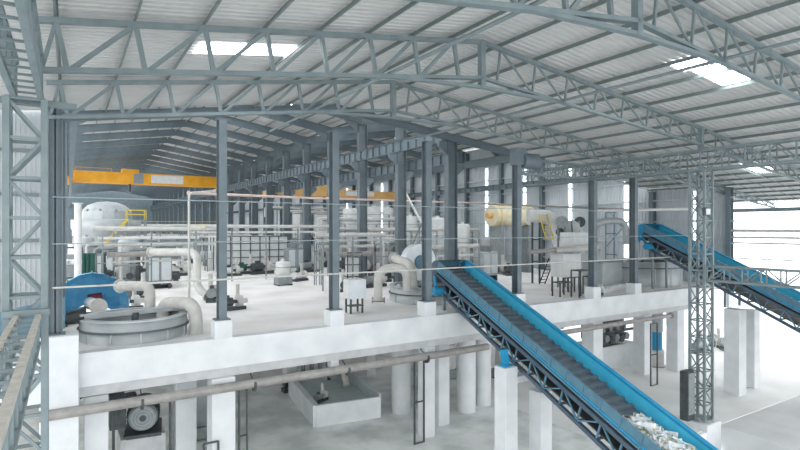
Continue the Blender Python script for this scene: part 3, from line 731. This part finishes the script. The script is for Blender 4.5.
# green filters
for i in range(3):
    q=W(84+4.2*i,276,39); one('filter_column',MB().cyl((q.x,q.y,-4.9),(q.x,q.y,-1.9),.17,n=14).cyl((q.x,q.y,-1.95),(q.x,q.y,-1.85),.22,n=14),'green','dark green upright filter tube right of the exhaust stack, %s of three'%['leftmost','middle','rightmost'][i],'filter','green filter tubes')
# curved elbows near tank B
pipe([W(378,300,33),W(378,268,33),W(407,268,33),W(407,290,33)],.27,'large pale elbow pipe arching in front, left of the round tank',rb=.9)
pipe([W(394,258,37),W(412,264,35),W(413,290,34)],.3,'large pale bent pipe dropping into the round tank under the conveyor',rb=.9)
pipe([W(385,300,34),W(372,300,34)],.14,'short dark pipe at the foot of the arching elbow','pipedk')
q=W(418,262,36.5); t=T('blower','round blue grey blower casing left of the conveyor head','fan',(q.x,q.y,-4.9))
ob('casing',MB().cyl((q.x,q.y-.35,q.z),(q.x,q.y+.35,q.z),1.25,n=30),'alum',t); ob('inlet_ring',MB().cyl((q.x,q.y-.45,q.z),(q.x,q.y-.35,q.z),.5,n=24),'bluegrey',t); ob('stand',MB().box(q.x-.7,q.x+.7,q.y-.3,q.y+.3,-4.9,q.z-.9),'mgrey',t)
# cream yellow drum and white cabinets behind conveyor
q=W(512,216,58); t=T('rotary_drum','cream horizontal drum with yellow end, high behind the bracketed column','drum',(q.x,q.y,-4.9))
a=V((q.x-3,q.y,q.z)); b_=V((q.x+2.6,q.y,q.z)); ob('shell',MB().cyl(a,b_,1.1,n=28),'creamy',t)
for k in (.1,.5,.9): r_=a.lerp(b_,k); ob('tyre_ring',MB().cyl(r_-V((.05,0,0)),r_+V((.05,0,0)),1.16,n=28),'creamy2',t)
ob('drive',MB().cyl(a-V((.6,0,0)),a,.3),'orange',t)
for k in (-2.2,1.8): ob('stand',MB().box(q.x+k-.2,q.x+k+.2,q.y-.9,q.y+.9,-4.9,q.z-1.0),'mgrey',t)
q=W(430,205,95); one('roof_hopper',MB().box(q.x-3,q.x+3,q.y-1,q.y+1,q.z-3,q.z-.5).lathe((q.x,q.y,q.z-.5),[(3,0),(2,1.2),(0,1.3)],16),'pipe','pale hopper far behind the conveyor head','hopper')
c=W(497,228,61); c.z=-4.9; t=T('tall_cabinet','tall white cabinet behind the front conveyor guard','cabinet',c)
ob('body',MB().cbox(c.x-1.1,c.x+1.3,c.y,c.y+1.5,c.z,c.z+3.9),'white',t)
for k in (-.7,.1,.9): ob('door',MB().box(c.x+k-.33,c.x+k+.33,c.y-.03,c.y,c.z+.2,c.z+3.6),'alum',t)
c=W(527,228,60); c.z=-4.9; t=T('tall_cabinet','second white cabinet right of the bracketed column, partly hidden','cabinet',c)
ob('body',MB().cbox(c.x-.6,c.x+1.0,c.y,c.y+1.2,c.z,c.z+3.2),'white',t)
for k in (-.25,.6): ob('door',MB().box(c.x+k-.33,c.x+k+.33,c.y-.03,c.y,c.z+.2,c.z+3.0),'alum',t)
# big arch duct + yellow ladder
pipe([W(528,216,46),W(556,216,46),W(558,246,46),W(572,252,44)],.55,'big white duct bending down right of the bracketed column','white',name='duct',rb=2.2)
def ladder(a,b_,w,m,lab,n=9):
    a,b_=V(a),V(b_); t=T('ladder',lab,'ladder',a); s=V((w/2,0,0))
    for g in (-s,s): ob('stile',MB().beam(a+g,b_+g,.07,.07),m,t)
    for i in range(n): c=a.lerp(b_,(i+.5)/n); ob('rung',MB().beam(c-s,c+s,.05,.05),m,t)
ladder(W(550,240,44),W(543,214,45),.9,'rail','yellow ladder hanging beside the big white duct')
c=G(541,281); c=G(542,284); ladder(c,W(552,258,44),.7,'black','black sloping ladder on the mezzanine left of the white box tank',8)
t=T('machine_cluster','grey cluster of fans and valves above the white box tank','machine',W(572,248,43))
for k,(px,py,r) in enumerate(((562,222,.5),(572,228,.65),(580,222,.45),(566,238,.55),(578,240,.4),(560,232,.35))):
    q=W(px,py,44+k*.3); ob('fan_casing',MB().cyl((q.x-.25,q.y-.2,q.z),(q.x+.25,q.y+.2,q.z),r,n=16),('mgrey','tank','iron')[k%3],t)
for k in range(4): q=W(558+7*k,248,44); ob('stand',MB().beam((q.x,q.y,-4.9),(q.x,q.y,.6),.12,.12),'mgrey',t)
pipe([W(596,224,44),W(605,221,44),W(625,221,45),W(627,244,45)],.28,'pale duct bending down against the right cladding','tank',rb=.9)
# white box tank on stands
c=G(572,292)
t=T('box_tank','white box tank standing on dark legs behind the mezzanine edge','tank',(c.x,c.y,-4.9))
ob('body',MB().cbox(c.x-.95,c.x+1.05,c.y,c.y+1.3,-3.75,-2.05),'white',t); ob('lid',MB().box(c.x-1.05,c.x+1.15,c.y-.1,c.y+1.4,-2.05,-1.98),'alum',t)
for sx in (-.85,-.3,.4,.95): ob('leg',MB().beam((c.x+sx,c.y+.1,-4.9),(c.x+sx,c.y+.1,-3.75),.1,.1),'iron',t); 
for sx in (-.85,.95): ob('leg',MB().beam((c.x+sx,c.y+1.2,-4.9),(c.x+sx,c.y+1.2,-3.75),.1,.1),'iron',t)
ob('frame_rail',MB().beam((c.x-.9,c.y+.1,-3.8),(c.x+1.1,c.y+.1,-3.8),.1,.1),'iron',t)
frame(G(580,297),1.0,.7,1.9,'dark open stand in front of the white box tank, left of the edge column','iron',1)
frame(G(589,294),.6,.6,1.3,'small dark stand hard against the edge column','iron',1)
frame(G(562,296),1.2,.7,1.0,'low dark stand under the white box tank corner','iron',1)
q=W(584,240,42); one('white_hood',MB().cbox(q.x-1.2,q.x+1.3,q.y,q.y+1.4,q.z-.8,q.z+.6),'white','white boxed hood above the thick pale pipe','hood')
# wide low wall block near tank C
c=G(606,289); t=T('low_vat','long low grey vat right of the dark legged stands','vat',(c.x+2,c.y+1,-4.9))
ob('body',MB().cbox(c.x+.8,c.x+4.6,c.y+.9,c.y+3.0,-4.9,-2.9),'tank',t); ob('lid',MB().box(c.x+.7,c.x+4.7,c.y+.8,c.y+3.1,-2.9,-2.82),'mgrey',t)
for k in range(3): q=G(604+7*k,293-k*2); one('floor_block',MB().cbox(q.x,q.x+1.0,q.y,q.y+.6,-4.9,-4.55+.0*k),'conc','low white block on the floor right of the edge column plinth, %s'%['nearest','middle','farthest'][k],'block')
# cladding bracing
for a,b_,l in ((W(605,208,47),W(640,242,46),'falling'),(W(640,208,46),W(605,248,47),'rising')):
    one('wall_brace',MB().beam(a,b_,.08,.08),'mgrey','thin cross brace before the right cladding, %s to the right'%l,'brace')
one('column_brace',MB().beam(W(438,186,43),W(405,262,43),.12,.12),'rafter','long sloping brace left of the conveyor head column','brace')
one('column_brace',MB().beam(W(402,186,50),W(428,235,46),.14,.14),'white','pale brace sloping right between the middle dark columns','brace')
# left blue hood conveyor with drive
q=W(92,300,28.5)
t=T('hooded_conveyor','blue hooded conveyor head left of the sunken tank','conveyor',(q.x,q.y,-4.9))
b=MB(); m_=12; rr=1.75; rings=[(0,1.0),(1.0,.98),(1.7,.8),(2.1,.45),(2.2,.05)]; vs=[]
for dy,f in rings:
    for j in range(m_+1):
        an=math.pi*(-.15+1.3*j/m_); vs.append((q.x+rr*f*math.cos(an),q.y-.6+dy,q.z-.25+rr*f*math.sin(an)))
fs=[(i*(m_+1)+j,i*(m_+1)+j+1,(i+1)*(m_+1)+j+1,(i+1)*(m_+1)+j) for i in range(len(rings)-1) for j in range(m_)]
b.add(vs,fs); ob('hood',b,'hoodblue',t)
for j in range(0,m_+1,2):
    an=math.pi*(-.15+1.3*j/m_); v0=V((q.x+rr*1.01*math.cos(an),q.y-.6,q.z-.25+rr*1.01*math.sin(an))); v1=V((q.x+rr*1.01*math.cos(an),q.y+.4,q.z-.25+rr*1.01*math.sin(an)))
    ob('seam_rib',MB().beam(v0,v1,.05,.05),'bluegrey',t)
ob('side_panel',MB().hexa([V(v) for v in ((-7,26.3,-5.6),(q.x-1.2,26.3,-4.2),(q.x-1.2,26.4,-4.2),(-7,26.4,-5.6),(-7,26.3,-4.3),(q.x-1.2,26.3,-2.9),(q.x-1.2,26.4,-2.9),(-7,26.4,-4.3))]),'bluegrey',t)
ob('belt',MB().hexa([V(v) for v in ((-7,26.4,-5.3),(q.x-.5,26.4,-3.9),(q.x-.5,28,-3.9),(-7,28,-5.3),(-7,26.4,-5.2),(q.x-.5,26.4,-3.8),(q.x-.5,28,-3.8),(-7,28,-5.2))]),'black',t)
mo=ob('drive_motor',MB().cyl(W(98,306,27.4),W(90,303,28.2),.32,n=18),'white',t); ob('fan_cover',MB().cyl(W(99,306.5,27.2),W(98,306,27.4),.4,n=20),'pipe',mo)
ob('gear_box',MB().cbox(q.x-.9,q.x-.3,q.y-1.1,q.y-.4,q.z-1.0,q.z-.3),'bluegrey',t)
ob('red_casing',MB().cyl(W(88,299,28.4),W(102,297,28.8),.25),'red',t); ob('base_frame',MB().box(q.x-1.6,q.x+1.5,q.y-.9,q.y-.7,-4.9,-4.4),'iron',t)
ob('motor_bed',MB().hexa([V((q.x-1.9,q.y-1.2,-4.9)),V((q.x-.3,q.y-1.2,-4.9)),V((q.x-.3,q.y-.5,-4.9)),V((q.x-1.9,q.y-.5,-4.9)),V((q.x-1.9,q.y-1.2,-4.5)),V((q.x-.3,q.y-1.2,-4.1)),V((q.x-.3,q.y-.5,-4.1)),V((q.x-1.9,q.y-.5,-4.5))]),'iron',t)
# ------------------------------------------------------------------ lower level
t=T('long_pipe','long grey brown pipe hung along the mezzanine front below the edge beam','pipe',(8,23.4,-7.1))
ob('pipe',MB().cyl((-.9,23.4,-6.9),(20.6,23.4,-6.87),.2,n=16),'pipedk',t)
for x in (2.5,7,11.6,16.3): ob('clamp',MB().cyl((x-.05,23.4,-6.98),(x+.05,23.4,-6.98),.26,n=16),'iron',t); ob('hanger',MB().beam((x,23.4,-6.9),(x,24.0,-6.58),.04,.04),'iron',t)
pipe([(.4,24.9,-6.75),(11,24.9,-6.7)],.09,'thin dark pipe just behind the long front pipe','iron')
pipe([(26.5,23.5,-6.75),(39.2,23.5,-6.7)],.16,'pale pipe hung under the mezzanine edge right of the front conveyor','pipedk')
pipe([(33,24.8,-6.3),(41.5,24.8,-6.25)],.08,'thin dark pipe under the mezzanine right end','iron')
def hframe(x,y,z1,lab,w=.75,z0=-11.5):
    t=T('pipe_stand',lab,'stand',(x,y,z0))
    for s in (-w/2,w/2): ob('leg',MB().beam((x+s,y,z0),(x+s,y,z1),.08,.08),'iron',t)
    for z in (z0+.04,(z0+z1)/2,z1): ob('rung',MB().beam((x-w/2,y,z),(x+w/2,y,z),.07,.07),'iron',t)
hframe(15.9,23.5,-7.05,'dark pipe stand holding the long front pipe beside the square white column',.6)
hframe(36.2,23.0,-6.95,'dark H-shaped pipe stand under the pale pipe, right of the front conveyor',.8)
hframe(6.65,23.9,-7.1,'dark narrow pipe stand right of the left square column',.35)
hframe(5.2,23.6,-9.2,'small rusty ladder frame leaning on the left square column',.6)
# basin
x0,x1,y0,y1=9.3,15.2,29.3,34.3
a,b1,c1=G(278,392,-11.5),G(316,427,-11.5),G(380,417,-11.5)
t=T('settling_basin','open white walled settling basin on the lower floor','basin',(12,29,-11.5))
d1=(c1-b1).normalized(); d2=V((-d1.y,d1.x,0))
L1,L2=(c1-b1).length,6.6
def wall(a,b_,h,th,nm,m='conc'):
    d=(V(b_)-V(a)).normalized(); ob(nm,MB().beam(V(a)+V((0,0,h/2)),V(b_)+V((0,0,h/2)),th,h),m,t)
h_=1.25
cB,cC=b1,c1; cA=b1+d2*L2; cD=c1+d2*L2
wall(cB,cC,h_,.18,'front_wall'); wall(cB,cA,h_,.35,'side_wall'); wall(cC,cD,h_+.2,.12,'side_wall','alum'); wall(cA,cD,h_+.2,.18,'back_wall','tank')
e=.1
ob('sludge',MB().hexa([cB+V((0,0,.02)),cC+V((0,0,.02)),cD+V((0,0,.02)),cA+V((0,0,.02)),cB+V((0,0,.7)),cC+V((0,0,.7)),cD+V((0,0,.7)),cA+V((0,0,.7))]),'water',t)
g=cA.lerp(cD,.8); ob('inlet_pipe',MB().tube([g+V((0,0,1.6)),g+V((0,0,1.6))-d2*2.0,g-d2*2.6+V((0,0,.9))],.22,12),'pipe',t)
for k in range(4): q=cA.lerp(cD,.15+.2*k)+d2*.8; pump((q.x,q.y,-11.5),'dark pump behind the settling basin, %s from the left'%ORD[k],1.3,'iron',.3*k,'mgrey')
pump(tuple(cB+d2*2.2+d1*.9+V((0,0,.7))),'small grey pump in the settling basin near its left wall',.7,'mgrey',.5)
# big motor under the sunken tank
q=W(143,417,23.6)
t=T('agitator_motor','big dark electric motor with a round pale fan cover under the sunken tank','motor',(q.x,q.y,-9.8))
ax=V((-.15,-1,0)).normalized()
mo=ob('body',MB().cyl(q,q-ax*1.6,.62,n=28),'iron',t)
b=MB()
for k in range(26):
    an=2*math.pi*k/26; e1=V((-ax.y,ax.x,0)); off=e1*math.cos(an)*.64+V((0,0,1))*math.sin(an)*.64
    b.beam(q+off-ax*.15,q+off-ax*1.4,.03,.08,tuple(off))
ob('cooling_fins',b,'iron',mo)
ob('fan_cover',MB().cyl(q+ax*.18,q,.53,.6,n=28),'mgrey',t); ob('fan_hub',MB().cyl(q+ax*.21,q+ax*.18,.13,n=14),'iron',t)
for k in range(3): ob('grille_ring',MB().tube([q+ax*.2+(V((-ax.y,ax.x,0))*math.cos(2*math.pi*j/20)+V((0,0,1))*math.sin(2*math.pi*j/20))*(.2+.12*k) for j in range(21)],.012,6,0),'tank',t)
ob('bed_plate',MB().beam(q+V((0,0,-.75))+ax*.3,q+V((0,0,-.75))-ax*1.7,1.5,.15),'iron',t)
ob('bed_support',MB().box(q.x-.9,q.x+.9,q.y-.2,q.y+1.6,-11.5,q.z-.8),'concg',t)
ob('side_casing',MB().cbox(q.x-1.3,q.x-.66,q.y+.1,q.y+1.2,q.z-.4,q.z+1.0),'iron',t)
ob('terminal_box',MB().cbox(q.x-.9,q.x-.2,q.y+.3,q.y+.9,q.z+.55,q.z+.95),'iron',t)
t=T('support_table','dark steel table above the big motor','frame',(3,25.5,-7.4))
ob('top',MB().box(1.5,3.9,24.95,25.2,-7.3,-7.2),'iron',t)
for x in (1.6,3.8): ob('leg',MB().beam((x,25.1,-11.5),(x,25.1,-7.3),.1,.1),'iron',t)
one('cable_loop',MB().tube([W(110,390,24),W(92,408,23.8),W(86,450,23.6),W(86,470,23.6)],.07,8,1.2),'black','black cable looping down left of the big motor','cable')
# left white frames under beam
one('white_locker',MB().cbox(W(58,400,27).x-.4,W(58,400,27).x+.6,26.5,27.4,-11.5,-8.3),'white','white locker under the mezzanine at far left','locker')
# right lower machine room
c=G(632,372,-11.5)
t=T('machine_room','low white walled enclosure with dark machines on top, under the mezzanine','enclosure',(38,28,-11.5))
ob('front_wall',MB().cbox(36.3,40.6,27.4,27.6,-11.5,-9.6),'conc',t); ob('side_wall',MB().cbox(36.1,36.3,27.4,30,-11.5,-9.6),'conc',t)
ob('deck',MB().box(36.3,40.6,27.6,30,-9.7,-9.6),'iron',t)
for k in range(6): ob('drum',MB().cyl((36.6+.65*k,27.7,-9.2+.15*(k%2)),(36.6+.65*k,28.9,-9.2+.15*(k%2)),.3,n=14),('iron','mgrey')[k%2],t)
ob('rack_beam',MB().beam((36.3,27.7,-8.5),(40.6,27.7,-8.5),.15,.2),'iron',t); ob('hood',MB().cbox(36.3,40.4,28.4,29.6,-9.2,-7.6),'iron',t)
for k in range(4): ob('valve',MB().cyl((36.6+.9*k,27.6,-8.4),(36.6+.9*k,27.6,-7.9),.14),'mgrey',t)
q=G(656,366,-11.5)
t=T('upright_mill','upright machine with blue motor and white drum base under the mezzanine right end','machine',(q.x,q.y,-11.5))
ob('base_drum',MB().cyl((q.x,q.y,-11.4),(q.x,q.y,-10.1),.62,n=20),'pipe',t); ob('motor',MB().cyl((q.x,q.y,-10.1),(q.x,q.y,-8.6),.48,n=18),'blue',t); ob('cap',MB().cyl((q.x,q.y,-8.6),(q.x,q.y,-6.9),.55,n=18),'tank',t); ob('base_ring',MB().cyl((q.x,q.y,-11.5),(q.x,q.y,-11.4),.8,n=20),'mgrey',t)
# lower rear clutter
for i,(x,y,m_,l) in enumerate(((24.5,33,'white','white lower tank seen left of the front conveyor pillars'),(28.5,30,'white','white lower tank glimpsed above the front conveyor guard'),(6.5,31,'tank','grey lower tank left of the settling basin'))):
    vessel((x,y,-11.5),1.0,3.2,l,m_)
pipe([(28.6,27,-11.5),(28.6,27,-7.2),(31,27,-7.2)],.2,'pale pipe rising under the mezzanine right of the conveyor')
t=T('panel_box','tall dark grey electric panel fixed left of the tall lattice column','cabinet',(30.3,17.1,-10.9))
ob('body',MB().cbox(29.85,30.55,16.9,17.4,-11.0,-8.2).box(30.5,30.8,17.0,17.2,-9.8,-9.7),'iron',t); ob('door',MB().box(29.9,30.5,16.87,16.9,-10.65,-8.3),'mgrey',t)
one('rubble_heap',MB().lathe((31.2,16.9,-11.12),[(.72,0),(.6,.12),(.45,.1),(.2,.05)],9,False),'mgrey','crumbled grey debris on the pedestal around the lattice column foot','debris')
q=G(768,352,-11.5)
for i,(px,py) in enumerate(((700,352),(712,345),(724,350))):
    g=G(px,py,-11.5); pump(tuple(g),'pump on the lower floor seen right of the tall lattice column, %s'%['left','middle','right'][i],1.3,'mgrey',.4*i,'pipe')
# ------------------------------------------------------------------ far machinery rows
def pipes_cluster(c,lab,grp,h,k):
    t=T('pipe_cluster',lab,'pipe',c,grp); x,y,z=c
    for i in range(3): ob('riser',MB().tube([(x-.6+.6*i,y,z),(x-.6+.6*i,y,z+h-.4*i),(x-.6+.6*i+(1.4 if k else 0),y+(0 if k else 1.2),z+h-.4*i)],.11+.03*i,8,.3),('pipe','mgrey','iron')[i],t)
    ob('valve',MB().cyl((x,y-.2,z+1.1),(x,y+.2,z+1.1),.26,n=12),'iron',t); ob('clamp_bar',MB().beam((x-.8,y-.12,z+h*.55),(x+.8,y-.12,z+h*.55),.08,.1),'mgrey',t)
    return t
def boxunit(c,lab,grp,w,d,h,m):
    t=T('process_unit',lab,'machine',c,grp); x,y,z=c
    ob('housing',MB().cbox(x-w/2,x+w/2,y-d/2,y+d/2,z+.5,z+h,.08),m,t)
    ob('hopper',MB().lathe((x,y,z+h),[(w*.3,0),(w*.42,.5),(w*.36,.52)],8,False),'mgrey',t)
    for sx in (-1,1): ob('skid',MB().box(x+sx*w*.4-.1,x+sx*w*.4+.1,y-d/2,y+d/2,z,z+.5),'iron',t)
    ob('motor',MB().cyl((x+w/2,y,z+.9),(x+w/2+.7,y,z+.9),.25,n=12),'iron',t)
    for k in (-.25,.25): ob('panel',MB().box(x+k*w-.2*w,x+k*w+.2*w,y-d/2-.03,y-d/2,z+.7,z+h-.2),'alum',t)
    return t
def hvessel(c,lab,grp,L,r):
    t=T('horizontal_vessel',lab,'tank',c,grp); x,y,z=c
    ob('shell',MB().cyl((x-L/2,y,z+1.2),(x+L/2,y,z+1.2),r,n=20).cyl((x-L/2-.25,y,z+1.2),(x-L/2,y,z+1.2),r*.6,r,n=20).cyl((x+L/2,y,z+1.2),(x+L/2+.25,y,z+1.2),r,r*.6,n=20),'tank',t)
    for sx in (-.3,.3): ob('saddle',MB().box(x+sx*L-.12,x+sx*L+.12,y-r*.8,y+r*.8,z,z+1.0),'iron',t)
    ob('nozzle',MB().cyl((x,y,z+1.2+r*.9),(x,y,z+1.5+r),.15),'pipe',t)
    return t
RK=[(44,1.5,9.2),(50,9,23),(38.5,16.2,22.5),(47,25.5,40),(58,4,14),(36.5,25.5,31),(60,25.6,46),(70,25.6,46),(80,25.6,46),(56,25.6,40),(52,26,44),(75,.6,22),(84,.6,22)]
def fill(rows,hn,xa,xb,avoid=None):
    pr={}
    busy=[(v.x,v.y,3.9 if o.name.startswith('thick') else 2.4) for o,v in ORG.items() if o.name.split('.')[0] in ('thickener_tank','storage_silo','access_platform','equipment_frame','tall_cabinet','upright_vessel','rotary_drum') and o.parent is None and 'far machinery' not in o.get('label','')]
    lines=[y_ for y_,a_,b_ in RK if b_>xa and a_<xb]
    for y in rows:
        x=xa+random.uniform(0,.8)
        while x<xb:
            k=random.choice('ppcbbhvf'); yy=y+random.uniform(-.6,.6); c=(x,yy,-4.9); q=V((0,0,0))
            if any(abs(yy-l)<1.1 for l in lines): yy=min(lines,key=lambda l:abs(l-yy))+1.5; c=(x,yy,-4.9)
            if not(avoid and avoid(x,yy)) and all((x-u)**2+(yy-v)**2>r*r for u,v,r in busy):
                g={'p':'pump sets in the far machinery of the %s'%hn,'c':'pipe clusters in the far machinery of the %s'%hn,'b':'boxed process units in the far machinery of the %s'%hn,'h':'horizontal vessels in the far machinery of the %s'%hn,'v':'upright vessels in the far machinery of the %s'%hn,'f':'open steel frames in the far machinery of the %s'%hn}[k]
                lab={'p':'small pump set in the far machinery rows of the %s','c':'pale vertical pipes in the far machinery rows of the %s','b':'hoppered box unit in the far machinery rows of the %s','h':'grey horizontal vessel in the far machinery rows of the %s','v':'pale upright vessel in the far machinery rows of the %s','f':'open grey frame in the far machinery rows of the %s'}[k]%hn
                if k in pr: 
                    o,c0_=pr[k]; dup(o,(c[0]-c0_[0],c[1]-c0_[1],0))
                else:
                    if k=='p': o=pump(c,lab,1.7,random.choice(['mgrey','iron']),.4)
                    elif k=='c': o=pipes_cluster(c,lab,g,random.uniform(3.4,4.6),1)
                    elif k=='b': o=boxunit(c,lab,g,1.8,1.5,2.7,'tank' if xa>20 else 'mgrey')
                    elif k=='h': o=hvessel(c,lab,g,2.6,.7)
                    elif k=='v': o=vessel(c,.75,3.3,lab,'tank')
                    else: o=frame(c,2.0,1.4,4.6,lab,'mgrey',3)
                    o['group']=g; pr[k]=(o,c)
            x+=random.uniform(2.0,2.9)
fill((53,57,62.5,67,72,78,84,91,98),'left crane hall',1.5,22.4,lambda x,y:(12.5<x<23 and 58<y<68) or (y<58 and 7.5<x<21) or abs(x-9.5)<1.6)
fill((47.3,50.2),'left pipe rack zone',1.6,7.6,lambda x,y: False)
fill((40.5,43),'zone behind the middle columns',17.2,21.5,lambda x,y: False)
fill((36.5,41,44.5),'zone past the conveyor head',26.0,34,lambda x,y: x<27.5 and y<38)
fill((50.5,54,60,66.5,74,82,92),'right crane hall',26.4,45.5,None)
for i,(y,xa,xb,z) in enumerate(((60,25.6,46,1.2),(70,25.6,46,2.3),(80,25.6,46,3.2),(56,25.6,40,-.1),(52,26,44,-1.4),(75,.6,22,-1.0),(84,.6,22,.4))):
    pipe([(xa,y,z-1.5),(xa,y,z),(xb,y,z),(xb,y,z-1.5)],.16,'pale pipe bridge crossing the far hall, %s of the far bridges'%ORD[i],('white','pipe')[i%2],flange=False)
    t=T('pipe_bridge','grey supports of the far pipe bridge, %s of the far bridges'%ORD[i],'rack',((xa+xb)/2,y,-4.9)); x=xa+2
    while x<xb: 
        ob('post',MB().beam((x,y+.3,-4.9),(x,y+.3,z+.5),.16,.16),'mgrey',t); x+=4.2
    ob('walkway_beam',MB().beam((xa+1,y+.3,z-.3),(xb-1,y+.3,z-.3),.5,.14),'mgrey',t); ob('handrail',MB().beam((xa+1,y+.3,z+.55),(xb-1,y+.3,z+.55),.06,.06),'rail' if i==6 else 'mgrey',t)
# ------------------------------------------------------------------ camera, world
cam=bpy.data.cameras.new('camera'); co=bpy.data.objects.new('camera',cam); C.objects.link(co)
cam.sensor_width=36; cam.lens=531/800*36; cam.clip_end=600; cam.clip_start=.05
co.location=(0,0,H); co.rotation_euler=(math.pi/2,0,-math.atan2(SX,CX)); cam.shift_y=3/800
bpy.context.scene.camera=co
w=bpy.data.worlds.new('world'); bpy.context.scene.world=w; w.use_nodes=True
bg=w.node_tree.nodes['Background']; bg.inputs[0].default_value=(.97,.985,1,1); bg.inputs[1].default_value=2.5
sc=bpy.context.scene
sc.view_settings.view_transform='Standard'; sc.view_settings.look='None'; sc.view_settings.gamma=1; sc.view_settings.exposure=0.24
sc.cycles.use_denoising=True; sc.cycles.diffuse_bounces=6; sc.cycles.max_bounces=8
